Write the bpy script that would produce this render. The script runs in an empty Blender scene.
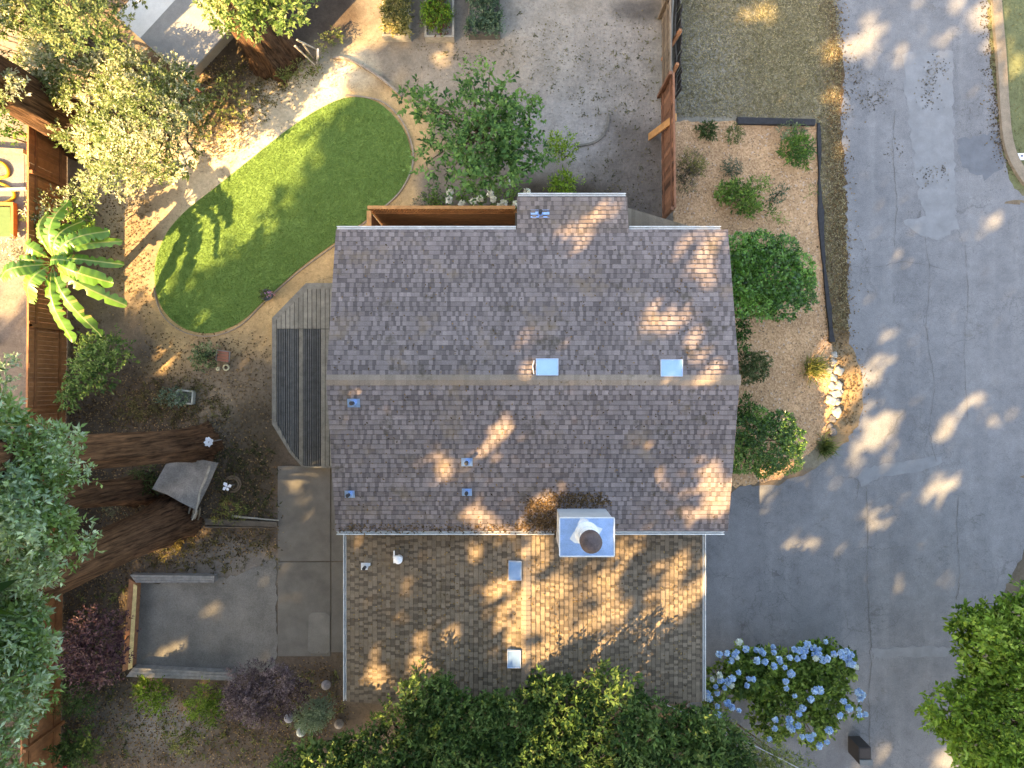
import bpy, math, random
import numpy as np
from mathutils import Vector

# ------------------------------------------------------------------ camera, light
CAMZ, F = 24.0, 700.0
SC = bpy.context.scene
COL = SC.collection
cam_d = bpy.data.cameras.new("camera"); cam = bpy.data.objects.new("camera", cam_d); COL.objects.link(cam)
cam.location = (0, 0, CAMZ); cam.rotation_euler = (0, 0, 0)
cam_d.sensor_width = 36.0; cam_d.lens = 36.0 * F / 1024.0; cam_d.clip_end = 2000; cam_d.clip_start = 0.1
SC.camera = cam

EL, AZ = math.radians(36), math.radians(43)       # sun height; direction the light travels, from +x towards +y
KX, KY = math.cos(AZ) / math.tan(EL), math.sin(AZ) / math.tan(EL)
w = bpy.data.worlds.new("World"); SC.world = w; w.use_nodes = True
nt = w.node_tree; bg = nt.nodes["Background"]
sky = nt.nodes.new("ShaderNodeTexSky"); sky.sky_type = 'NISHITA'; sky.sun_disc = False
sky.sun_elevation = EL; sky.dust_density = 2.5; sky.ozone_density = .6
sun_to = Vector((-math.cos(AZ) * math.cos(EL), -math.sin(AZ) * math.cos(EL), math.sin(EL)))
sky.sun_rotation = math.atan2(sun_to.x, sun_to.y)
nt.links.new(sky.outputs[0], bg.inputs[0]); bg.inputs[1].default_value = 0.15
sl = bpy.data.lights.new("sun", 'SUN'); sun = bpy.data.objects.new("sun", sl); COL.objects.link(sun)
sl.energy = 5.0; sl.angle = math.radians(0.5); sl.color = (1.0, 0.74, 0.42)
sun.rotation_euler = sun_to.to_track_quat('Z', 'Y').to_euler(); sun.location = (-30, -30, 40)
vs = SC.view_settings
vs.view_transform = 'Standard'; vs.look = 'None'; vs.gamma = 1; vs.use_curve_mapping = False
vs.exposure = 2.58
vs.use_white_balance = True; vs.white_balance_temperature = 8050; vs.white_balance_tint = 10
SC.render.engine = 'CYCLES'
SC.cycles.max_bounces = 6; SC.cycles.diffuse_bounces = 3; SC.cycles.transmission_bounces = 4
SC.cycles.caustics_reflective = False; SC.cycles.caustics_refractive = False

# ------------------------------------------------------------------ helpers
def P(px, py, z=0.0):
    d = (CAMZ - z) / F
    return ((px - 512) * d, (384 - py) * d, z)
def S(z=0.0):
    return F / (CAMZ - z)
def vary(c, k, rng):
    m = rng.normal(1, k); return tuple(q*m for q in c)
def R(seed): return np.random.default_rng(seed)

def tag(o, label=None, cat=None, group=None, kind=None):
    for k, v in (('label', label), ('category', cat), ('group', group), ('kind', kind)):
        if v: o[k] = v
    return o
def thing(name, label, cat, loc=(0, 0, 0), group=None):
    o = bpy.data.objects.new(name, None); COL.objects.link(o); o.location = loc
    o.empty_display_size = 0.2
    return tag(o, label, cat, group)
def mesh_obj(name, V, Fc, mat, parent=None, cols=None, smooth=False):
    me = bpy.data.meshes.new(name)
    if isinstance(Fc, np.ndarray):
        V = np.asarray(V, dtype=np.float32)
        n, k = Fc.shape
        me.vertices.add(len(V)); me.vertices.foreach_set('co', V.ravel())
        me.loops.add(n * k); me.loops.foreach_set('vertex_index', Fc.ravel().astype(np.int32))
        me.polygons.add(n)
        me.polygons.foreach_set('loop_start', np.arange(0, n * k, k, dtype=np.int32))
        me.polygons.foreach_set('loop_total', np.full(n, k, dtype=np.int32))
        me.update(calc_edges=True)
    else:
        me.from_pydata([tuple(v) for v in V], [], Fc); me.update()
    if cols is not None:
        c = np.ones((len(me.polygons), 4), dtype=np.float32); c[:, :3] = np.asarray(cols, dtype=np.float32)[:, :3]
        a = me.attributes.new('tint', 'FLOAT_COLOR', 'FACE'); a.data.foreach_set('color', c.ravel())
    if smooth:
        me.polygons.foreach_set('use_smooth', np.ones(len(me.polygons), dtype=bool))
    me.materials.append(mat)
    o = bpy.data.objects.new(name, me); COL.objects.link(o)
    if parent is not None:
        o.parent = parent
        root = parent
        off = Vector((0, 0, 0))
        while root is not None:
            off += root.location; root = root.parent
        o.location = -off            # meshes are written in world coordinates
    return o

class MB:
    """collects boxes, tubes and sheets, in world coordinates"""
    def __init__(s): s.v = []; s.f = []; s.c = []
    def add(s, V, Fc, col=(1, 1, 1)):
        b = len(s.v); s.v += [tuple(x) for x in V]
        for f in Fc: s.f.append([i + b for i in f]); s.c.append(col)
    def box(s, x0, x1, y0, y1, z0, z1, col=(1, 1, 1)):
        s.add([(x0,y0,z0),(x1,y0,z0),(x1,y1,z0),(x0,y1,z0),(x0,y0,z1),(x1,y0,z1),(x1,y1,z1),(x0,y1,z1)],
              [(0,3,2,1),(4,5,6,7),(0,1,5,4),(1,2,6,5),(2,3,7,6),(3,0,4,7)], col)
    def bar(s, a, b, wd, h, col=(1, 1, 1)):
        """box beam from a to b: wd across, h in the other direction"""
        a = Vector(a); b = Vector(b); d = (b - a).normalized()
        up = Vector((0, 0, 1)) if abs(d.z) < .9 else Vector((1, 0, 0))
        sd = d.cross(up).normalized() * wd / 2; u = sd.cross(d).normalized() * h / 2
        V = [a-sd-u, a+sd-u, a+sd+u, a-sd+u, b-sd-u, b+sd-u, b+sd+u, b-sd+u]
        s.add(V, [(0,1,2,3),(7,6,5,4),(0,4,5,1),(1,5,6,2),(2,6,7,3),(3,7,4,0)], col)
    def poly(s, pts, z0, z1, col=(1, 1, 1)):
        n = len(pts); V = [(p[0], p[1], z0) for p in pts] + [(p[0], p[1], z1) for p in pts]
        A = sum(pts[i][0]*pts[(i+1)%n][1]-pts[(i+1)%n][0]*pts[i][1] for i in range(n))
        t = list(range(n, 2*n)); 
        if A < 0: t = t[::-1]
        Fc = [t] + [(i, (i+1)%n, n+(i+1)%n, n+i) for i in range(n)]
        s.add(V, Fc, col)
    def tube(s, pts, rad, seg=8, col=(1, 1, 1), cap=True, jit=0.0, rng=None):
        pts = [Vector(p) for p in pts]; b = len(s.v); n = len(pts)
        ref = None
        for i, p in enumerate(pts):
            d = (pts[min(i+1, n-1)] - pts[max(i-1, 0)]).normalized()
            if ref is None: ref = Vector((1,0,0)) if abs(d.x) < .8 else Vector((0,1,0))
            a = (ref - d*ref.dot(d)).normalized(); ref = a; c = d.cross(a)
            r = rad[i] if hasattr(rad, '__len__') else rad
            for k in range(seg):
                t = 2*math.pi*k/seg; rr = r*(1+(jit*rng.uniform(-1,1) if jit else 0))
                s.v.append(tuple(p + (a*math.cos(t)+c*math.sin(t))*rr))
        for i in range(n-1):
            for k in range(seg):
                k2 = (k+1) % seg
                s.f.append([b+i*seg+k, b+i*seg+k2, b+(i+1)*seg+k2, b+(i+1)*seg+k]); s.c.append(col)
        if cap:
            s.f.append([b+k for k in range(seg)][::-1]); s.c.append(col)
            s.f.append([b+(n-1)*seg+k for k in range(seg)]); s.c.append(col)
    def lathe(s, cx, cy, prof, seg=16, col=(1, 1, 1), sx=1, sy=1):
        b = len(s.v); n = len(prof)
        for r, z in prof:
            for k in range(seg):
                t = 2*math.pi*k/seg; s.v.append((cx+r*math.cos(t)*sx, cy+r*math.sin(t)*sy, z))
        for i in range(n-1):
            for k in range(seg):
                k2 = (k+1) % seg
                s.f.append([b+i*seg+k, b+i*seg+k2, b+(i+1)*seg+k2, b+(i+1)*seg+k]); s.c.append(col)
        s.f.append([b+(n-1)*seg+k for k in range(seg)]); s.c.append(col)
    def build(s, name, mat, parent=None, smooth=False):
        return mesh_obj(name, s.v, s.f, mat, parent, s.c, smooth)

# ------------------------------------------------------------------ materials
MATS = {}
def newmat(name):
    m = bpy.data.materials.new(name); m.use_nodes = True
    n = m.node_tree.nodes; l = m.node_tree.links; p = n["Principled BSDF"]
    return m, n, l, p
def noise(n, l, scale, detail=6, rough=.6, coord=None, dist=0.0):
    t = n.new("ShaderNodeTexNoise"); t.inputs['Scale'].default_value = scale
    t.inputs['Detail'].default_value = detail; t.inputs['Roughness'].default_value = rough
    t.inputs['Distortion'].default_value = dist
    if coord is not None: l.new(coord, t.inputs['Vector'])
    return t
def ramp(n, l, src, lo, hi, a, b):
    r = n.new("ShaderNodeMapRange"); r.inputs['From Min'].default_value = lo; r.inputs['From Max'].default_value = hi
    r.inputs['To Min'].default_value = a; r.inputs['To Max'].default_value = b
    l.new(src, r.inputs['Value']); return r.outputs[0]
def mul(n, l, a, b):
    m = n.new("ShaderNodeMath"); m.operation = 'MULTIPLY'
    for i, x in enumerate((a, b)):
        if isinstance(x, (int, float)): m.inputs[i].default_value = x
        else: l.new(x, m.inputs[i])
    return m.outputs[0]
def scalecol(n, l, col, fac):
    v = n.new("ShaderNodeVectorMath"); v.operation = 'SCALE'; l.new(col, v.inputs[0]); l.new(fac, v.inputs['Scale']); return v.outputs[0]
def mixc(n, l, fac, a, b):
    m = n.new("ShaderNodeMix"); m.data_type = 'RGBA'
    if isinstance(fac, (int, float)): m.inputs[0].default_value = fac
    else: l.new(fac, m.inputs[0])
    for i, x in ((6, a), (7, b)):
        if isinstance(x, tuple): m.inputs[i].default_value = (*x[:3], 1)
        else: l.new(x, m.inputs[i])
    return m.outputs[2]
def bump(n, l, p, h, strength=.4, dist=.02):
    b = n.new("ShaderNodeBump"); b.inputs['Strength'].default_value = strength; b.inputs['Distance'].default_value = dist
    l.new(h, b.inputs['Height']); l.new(b.outputs[0], p.inputs['Normal'])
def pos(n): return n.new("ShaderNodeNewGeometry").outputs['Position']
def stretch(n, l, co, s):
    m = n.new("ShaderNodeMapping"); m.inputs['Scale'].default_value = s; l.new(co, m.inputs['Vector']); return m.outputs[0]

def mat_tint(name, base=(1, 1, 1), var=.25, scale=8, rough=.8, bumpk=.3, fine=60, metallic=0.0, st=(1, 1, 1), spec=.3, usetint=True):
    """general surface: per-face tint x base, broken by two noises"""
    if name in MATS: return MATS[name]
    m, n, l, p = newmat(name); co = stretch(n, l, pos(n), st)
    n1 = noise(n, l, scale, 5, .6, co); n2 = noise(n, l, fine, 3, .6, co)
    f = mul(n, l, ramp(n, l, n1.outputs[0], .3, .7, 1-var, 1+var), ramp(n, l, n2.outputs[0], .3, .7, 1-var*.8, 1+var*.8))
    if usetint:
        at = n.new("ShaderNodeAttribute"); at.attribute_name = 'tint'
        mm = n.new("ShaderNodeVectorMath"); mm.operation = 'MULTIPLY'; l.new(at.outputs['Color'], mm.inputs[0]); mm.inputs[1].default_value = base
        c = mm.outputs[0]
    else:
        rgb = n.new("ShaderNodeRGB"); rgb.outputs[0].default_value = (*base, 1); c = rgb.outputs[0]
    l.new(scalecol(n, l, c, f), p.inputs['Base Color'])
    p.inputs['Roughness'].default_value = rough; p.inputs['Metallic'].default_value = metallic
    p.inputs['Specular IOR Level'].default_value = spec
    if bumpk: bump(n, l, p, n2.outputs[0], bumpk, .015)
    MATS[name] = m; return m

def mat_leaf(name, trans=.3, rough=.6, spec=.22):
    if name in MATS: return MATS[name]
    m, n, l, p = newmat(name)
    at = n.new("ShaderNodeAttribute"); at.attribute_name = 'tint'
    l.new(at.outputs['Color'], p.inputs['Base Color']); p.inputs['Roughness'].default_value = rough
    p.inputs['Specular IOR Level'].default_value = spec
    tr = n.new("ShaderNodeBsdfTranslucent")
    warm = n.new("ShaderNodeVectorMath"); warm.operation = 'MULTIPLY'; l.new(at.outputs['Color'], warm.inputs[0]); warm.inputs[1].default_value = (1.5, 1.4, .7)
    l.new(warm.outputs[0], tr.inputs['Color'])
    mx = n.new("ShaderNodeMixShader"); mx.inputs[0].default_value = trans
    l.new(p.outputs[0], mx.inputs[1]); l.new(tr.outputs[0], mx.inputs[2])
    l.new(mx.outputs[0], n["Material Output"].inputs['Surface'])
    MATS[name] = m; return m

LEAF = mat_leaf('leaf')
LEAF_GLOSS = mat_leaf('glossy_leaf', .22, .35, .5)
PETAL = mat_leaf('petal', .2, .7, .1)
WOOD_OR = mat_tint('cedar', (1, 1, 1), .22, 5, .75, .3, 60, st=(1, 1, 1))
WOOD_GR = mat_tint('weathered_wood', (1, 1, 1), .25, 6, .85, .3, 50)
METAL_W = mat_tint('white_metal', (.72, .74, .76), .08, 6, .4, 0, 40)
STONE = mat_tint('stone', (1, 1, 1), .25, 9, .9, .5, 60)
PLAST = mat_tint('plain_paint', (1, 1, 1), .1, 8, .5, 0, 40)
GALV = mat_tint('galvanised_metal', (.36, .53, .82), .12, 5, .38, .05, 30, metallic=.75, usetint=False)  # blue tint stands in for the sky mirrored in the metal
GLASSY = mat_tint('skylight_glazing', (.36, .56, .90), .05, 4, .12, 0, 30, metallic=.55, spec=.8, usetint=False)  # blue base colour imitates the reflected sky

def mat_bark(name, base, dark):
    m, n, l, p = newmat(name); co = pos(n)
    at = n.new("ShaderNodeAttribute"); at.attribute_name = 'tint'
    cz = stretch(n, l, co, (9, 9, .55)); n1 = noise(n, l, 1.6, 8, .65, cz, .4)
    n2 = noise(n, l, .9, 4, .6, co)
    fac = ramp(n, l, n1.outputs[0], .36, .62, 0, 1)
    c = mixc(n, l, fac, dark, base)
    c = scalecol(n, l, c, ramp(n, l, n2.outputs[0], .3, .7, .7, 1.35))
    l.new(c, p.inputs['Base Color']); p.inputs['Roughness'].default_value = .95; p.inputs['Specular IOR Level'].default_value = .1
    bump(n, l, p, n1.outputs[0], .9, .08); return m
BARK_RED = mat_bark('redwood_bark', (.145,.08,.046), (.034,.019,.012))
BARK = mat_bark('grey_brown_bark', (.19, .14, .10), (.07, .05, .035))

# ------------------------------------------------------------------ chosen sun patches; foliage is cut away along their light paths
def ell(px, py, rx, ry, ang=0, z=0):
    z0 = z
    for _ in range(5):
        x, y, _q = P(px, py, z)
        if z0 > 3.3: z = 4.65-.24*abs(y-.11)
        elif z0 > 0: z = 3.36-.158*abs(x-.41)
    s = S(z)
    if z == 0: rx, ry = max(4, rx-1.5), max(4, ry-1.5)
    return (x + KX*z, y + KY*z, rx/s, ry/s, math.radians(ang))
SUNP = [ell(*a) for a in [
    # road, verge, drive
    (866,38,13,24,-25),(831,50,12,12,20),(900,58,12,13),(945,48,11,12),(970,12,17,15),(839,98,8,14),(755,12,27,13,25),
    (910,2,10,7),(995,224,10,6),(905,258,7,8),(888,345,8,8),(870,372,12,16,50),(878,430,21,21,40),(852,460,11,11,40),(862,398,10,9),
    (832,388,17,44),(808,374,30,14,35),(775,398,16,5,45),(946,424,17,7,62),(980,398,17,7,14),(993,422,14,8),(1022,410,6,8),
    (941,488,26,13,26),(876,513,20,7,40),(878,533,9,6),(806,540,9,10),(920,540,8,5),(868,580,6,5),(897,580,8,6),(945,580,9,6),
    (760,500,9,13,50),(810,478,6,6),(780,470,30,6,8),(948,760,15,12),(718,606,13,5,45),(707,628,8,6),(882,752,14,5,55),(992,30,9,30),
    (1015,60,8,14),(840,150,6,10),(790,548,6,5),(700,5,5,9),
    # left yard, concrete, beds
    (310,503,9,8,40),(288,478,9,13,50),(325,466,8,6),(262,548,9,8),(178,643,12,5,10),(163,657,10,4),(131,625,6,40),(165,545,14,9),
    (200,534,9,8),(230,497,9,7),(168,356,13,11,30),(206,320,13,14,40),(283,180,16,10,42),(250,235,14,8,40),(235,328,14,5,35),(445,53,15,10,35),(215,612,5,5),(150,668,6,5),
    (315,455,8,6,40),(205,700,9,9),(152,690,12,7),
    (365,22,20,30,50),(405,22,10,14,50),
    ]] + [ell(*(a if len(a) == 5 else a+(0,)), 4.3) for a in [
    (440,465,14,13,40),(490,450,14,13,40),(508,428,14,12,60),(476,514,17,19),(500,530,32,7),(545,503,16,7,30),(525,512,8,6),
    (660,477,8,9,-30),(706,480,11,15),(722,430,6,5),(712,468,8,9),(704,383,14,5),(672,320,10,30,80),(700,262,10,34,72),(716,238,10,14),
    (530,358,9,16),(668,490,6,5),(600,212,30,7,25),(575,232,12,6),(640,445,5,4),(700,365,10,18,75),(710,505,10,8),
    ]] + [ell(*(a if len(a) == 5 else a+(0,)), 3.0) for a in [
    (405,581,9,9),(420,648,11,20),(430,676,16,20),(391,690,12,13),(376,690,9,14),(381,660,11,9),(370,678,9,9),(398,612,8,7),
    (472,655,9,6,-50),(480,664,9,7),(490,592,8,10),(500,612,8,7),(512,640,13,15),(505,575,7,8),(520,600,10,14,40),
    (545,580,16,12,40),(560,600,18,14,40),(580,590,18,16,40),(600,580,14,18,45),(590,618,22,12,45),(560,636,16,10,45),(610,560,10,9),
    (625,552,14,10,40),(612,604,12,14,40),(530,625,14,9,45),(545,655,14,6,40),(600,650,22,9,50),(590,680,24,8,52),(640,640,12,14,50),
    (650,615,32,5,42),(665,632,46,8,40),(640,668,34,6,42),(655,680,22,5,45),(683,560,8,12),(690,600,12,10,40),(668,575,14,8,45),
    (605,530,10,8),(700,540,4,10),(540,545,20,8,30),(470,545,8,6),(360,540,12,5),(448,635,8,8),
    ]]
SUNW = SUNP[-42:]
BIG = [P(*p)[:2] for p in [(-500,-500),(1200,-500),(660,-28),(430,-20),(402,28),(364,70),(360,106),(328,150),(300,186),(288,222),
                           (254,256),(206,284),(168,308),(134,320),(60,322),(-60,330),(-500,340)]]
def inpoly(x, y, poly):
    c = np.zeros(len(x), dtype=bool); n = len(poly)
    for i in range(n):
        x1, y1 = poly[i]; x2, y2 = poly[(i+1) % n]
        cond = ((y1 > y) != (y2 > y))
        t = (x2-x1)*(y-y1)/((y2-y1) if y2 != y1 else 1e-9)+x1
        c ^= cond & (x < t)
    return c
CORE = [P(*p)[:2] for p in [(356,58),(330,66),(305,100),(282,138),(262,150),(236,165),(215,190),(190,225),(150,225),(138,300),(165,300),(200,272),(244,244),(276,212),(286,176),(316,138),(350,98),(364,74)]]
def lets_sun(pts, grow=.12, big=True, wob=None):
    """True where foliage at pts would block one of the gaps the sun comes through"""
    gx = pts[:, 0] + KX*pts[:, 2]; gy = pts[:, 1] + KY*pts[:, 2]
    if wob is not None: gx = gx + wob[:, 0]; gy = gy + wob[:, 1]
    wb = 6*wob if wob is not None else np.zeros((len(gx), 2))
    hit = inpoly(gx+wb[:, 0], gy+wb[:, 1], CORE if big == 'core' else BIG) if big and big != 'streak' else np.zeros(len(gx), dtype=bool)
    for cx, cy, rx, ry, a in (SUNW if big == 'streak' else SUNP):
        if rx+grow <= 0 or ry+grow <= 0: continue
        dx, dy = gx-cx, gy-cy; u = dx*math.cos(a)+dy*math.sin(a); v = -dx*math.sin(a)+dy*math.cos(a)
        hit |= (u/(rx+grow))**2 + (v/(ry+grow))**2 < 1
    return hit

# ------------------------------------------------------------------ foliage
def unit(a): return a/np.maximum(np.linalg.norm(a, axis=1, keepdims=True), 1e-9)
def leaf_quads(b, d, nrm, L, W, rng, droop=.15):
    s = unit(np.cross(d, nrm)); up = np.cross(s, d)
    L = L[:, None]; W = W[:, None]
    v0 = b; mid = b + d*L*.45 + up*W*.12
    v1 = mid + s*W*.5 ; v3 = mid - s*W*.5
    v2 = b + d*L - up*L*droop
    V = np.stack([v0, v1, v2, v3], 1).reshape(-1, 3)
    return V, np.arange(len(b)*4, dtype=np.int32).reshape(-1, 4)
def pick(cols, n, rng, clump=None, spread=.18):
    cols = np.asarray(cols, dtype=np.float32)
    t = rng.random(n)*(len(cols)-1) if clump is None else np.clip(clump + rng.normal(0, .22, n), 0, .9999)*(len(cols)-1)
    i = np.clip(t.astype(int), 0, len(cols)-2); f = (t-i)[:, None]
    c = cols[i]*(1-f)+cols[i+1]*f
    return c*np.clip(rng.normal(1, spread, (n, 1)), .5, 1.6)
def foliage(name, lobes, mat, parent, cols, dens=60, k=6, leaf=.12, wid=.06, seed=1, lump=1.0, upb=.55, stem=.15, shell=(.55, 1.05),
            flat=.75, sunny=False, droop=.15, lower=-.35, nbig=True, name_tag=None):
    """lobes: (x,y,z,r) or (x,y,z,r,rz); sprigs of k leaves through each lobe"""
    rng = R(seed); B = []; D = []; CL = []; LS = []
    for lb in lobes:
        x, y, z, r = lb[:4]; rz = lb[4] if len(lb) > 4 else r*flat
        n = max(4, int(dens*r*r*4))
        u = unit(rng.normal(0, 1, (n, 3))); u[:, 2] = np.where(u[:, 2] < lower, -u[:, 2], u[:, 2])
        ph = rng.random(6)*6.28
        bumpy = 1+lump*(.16*np.sin(3*u[:, 0]+5*u[:, 1]+ph[0])+.13*np.sin(7*u[:, 1]-4*u[:, 2]+ph[1])+.10*np.sin(11*u[:, 0]+ph[2]+3*u[:, 2]))
        rad = (shell[0]+(shell[1]-shell[0])*rng.random(n)**.6)*bumpy
        p = np.array([x, y, z]) + u*rad[:, None]*np.array([r, r, rz])
        B.append(p); D.append(unit(u*np.array([1, 1, .8])+np.array([0, 0, upb])+rng.normal(0, .25, (n, 3))))
        CL.append(np.clip(rng.random()*.7 + .15 + rng.normal(0, .16, n), 0, 1)); LS.append(np.full(n, rng.uniform(.68, 1.25)))
    B = np.concatenate(B); D = np.concatenate(D); CL = np.concatenate(CL); LS = np.concatenate(LS)
    if sunny:
        keep = ~(lets_sun(B, -.08, 'streak') & (rng.random(len(B)) < .8)) if nbig == 'streak' else ~lets_sun(B, .0, nbig) if nbig != 'core' else ~lets_sun(B, -.6, 'core'); B, D, CL, LS = B[keep], D[keep], CL[keep], LS[keep]
    n = len(B)
    b = np.repeat(B, k, 0); d = np.repeat(D, k, 0); cl = np.repeat(CL, k)
    t = np.tile(np.linspace(0, 1, k), n)[:, None]
    b = b + d*t*stem
    side = unit(np.cross(d, rng.normal(0, 1, d.shape)))
    ld = unit(d*(.25+.6*t) + side*(1.0-.45*t) + rng.normal(0, .15, d.shape))
    nr = unit(d*.6 + np.array([0, 0, .8]) + rng.normal(0, .35, d.shape))
    ls = np.repeat(LS, k); L = leaf*ls*rng.uniform(.55, 1.25, n*k); W = wid*ls*rng.uniform(.65, 1.25, n*k)
    V, Fc = leaf_quads(b, ld, nr, L, W, rng, droop)
    o = mesh_obj(name, V, Fc, mat, parent, pick(cols, n*k, rng, cl))
    return o
def lobes_px(lst, z, zj=.3, seed=0, zs=None):
    rng = R(seed+77); out = []
    for l in lst:
        zz = (l[3] if len(l) > 3 else z) + rng.uniform(-zj, zj)
        x, y, _ = P(l[0], l[1], zz); r = l[2]/S(zz)
        out.append((x, y, zz, r))
    return out
def fill_poly(poly, n, r, z0, z1, seed=0, zedge=True):
    """n lobes of radius r px spread inside a pixel polygon, domed from z0 at the edge to z1"""
    rng = R(seed); A = np.array(poly, dtype=float); lo, hi = A.min(0), A.max(0); out = []; pts = []
    tries = 0
    while len(out) < n and tries < n*400:
        tries += 1
        q = lo + (hi-lo)*rng.random(2)
        if not inpoly(np.array([q[0]]), np.array([q[1]]), poly)[0]: continue
        de = min(np.linalg.norm(q-(a+(b-a)*np.clip(np.dot(q-a, b-a)/max(np.dot(b-a, b-a), 1e-9), 0, 1))) for a, b in zip(A, np.roll(A, -1, 0)))
        rr = r*rng.uniform(.65, 1.2)
        if de < rr*.55: rr = max(de*1.4, r*.35)
        if any(np.hypot(*(q-p)) < .55*(rr+pr)*.8 for p, pr in pts) and tries < n*300: continue
        pts.append((q, rr)); t = min(1, de/(r*3.0)); zz = z0+(z1-z0)*math.sqrt(t)*rng.uniform(.8, 1.05)
        out.append((q[0], q[1], rr, zz))
    return [(*P(x, y, z)[:2], z, rr/S(z)) for x, y, rr, z in out]
def limbs(root_xyz, lobes, parent, mat, r0=.12, seed=0, name='branches', trunk_top=None, frac=.8):
    rng = R(seed+5); mb = MB(); rx, ry, rz = root_xyz
    top = Vector(trunk_top if trunk_top else (rx, ry, rz+1.2))
    for l in lobes:
        tp = np.array([[l[0], l[1], l[2]]]+[list(top.lerp(Vector(l[:3]), q)+Vector((0,0,.12))) for q in (.3, .6, .8)])
        if lets_sun(tp, -9, 'core').any(): continue
        e = Vector((l[0], l[1], l[2])); e = top.lerp(e, frac+.15)
        m1 = top.lerp(e, .35)+Vector((rng.normal(0, .12), rng.normal(0, .12), rng.uniform(0, .25)))
        m2 = top.lerp(e, .7)+Vector((rng.normal(0, .12), rng.normal(0, .12), rng.uniform(0, .15)))
        mb.tube([top, m1, m2, e], [r0*.55, r0*.4, r0*.25, r0*.1], 6)
        for q in range(3):
            t = rng.uniform(.5, 1); s0 = m1.lerp(e, t); s1 = s0+Vector((rng.normal(0, .35), rng.normal(0, .35), rng.uniform(-.05, .3)))*max(.4, l[3])
            mb.tube([s0, s1], [r0*.12, r0*.04], 5)
    if mb.f: mb.build(name, mat, parent)
def simple_trunk(x, y, z1, r, parent, mat, seed=0, lean=(0, 0), z0=-.05, name='trunk'):
    rng = R(seed); mb = MB(); n = 7
    pts = [(x+lean[0]*i/(n-1)+rng.normal(0, r*.12), y+lean[1]*i/(n-1)+rng.normal(0, r*.12), z0+(z1-z0)*i/(n-1)) for i in range(n)]
    rad = [r*(1.5-.6*min(1, i/1.5)) if i < 2 else r*(1-.45*i/(n-1)) for i in range(n)]
    mb.tube(pts, rad, 12, jit=.06, rng=rng); mb.build(name, mat, parent, True)
    return pts[-1]
def bush(name, label, cat, lobes, cols, mat=LEAF, group=None, stem_mat=BARK, stems=True, **kw):
    cx = sum(l[0] for l in lobes)/len(lobes); cy = sum(l[1] for l in lobes)/len(lobes)
    t = thing(name, label, cat, (cx, cy, 0), group)
    foliage('foliage', lobes, mat, t, cols, **kw)
    if stems:
        mb = MB(); rng = R(kw.get('seed', 1)+9)
        for l in lobes:
            mb.tube([(cx+(l[0]-cx)*.4, cy+(l[1]-cy)*.4, -.02), ((cx+l[0]*2)/3, (cy+l[1]*2)/3, l[2]*.5), (l[0], l[1], l[2])], [.03, .022, .008], 6)
        mb.build('stems', stem_mat, t)
    return t

# greens (linear base colours)
G_MID = [(.03,.07,.012),(.065,.14,.024),(.11,.205,.038),(.17,.27,.06)]
G_DARK = [(.018,.048,.012),(.038,.10,.02),(.07,.155,.03),(.115,.205,.045)]
G_LIME = [(.06,.12,.015),(.12,.22,.02),(.2,.32,.03),(.28,.38,.05)]
G_BLUE = [(.10,.17,.09),(.19,.29,.18),(.28,.39,.27),(.38,.48,.36)]
G_TEAL = [(.13,.23,.06),(.22,.36,.13),(.33,.49,.32),(.47,.61,.48)]
G_OLIVE = [(.05,.07,.02),(.10,.13,.035),(.17,.2,.06),(.26,.27,.1)]
G_PALE = [(.07,.115,.03),(.16,.21,.07),(.36,.39,.24),(.62,.62,.48)]
PURPLE = [(.03,.014,.022),(.065,.032,.048),(.105,.055,.075),(.15,.09,.10)]

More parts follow.
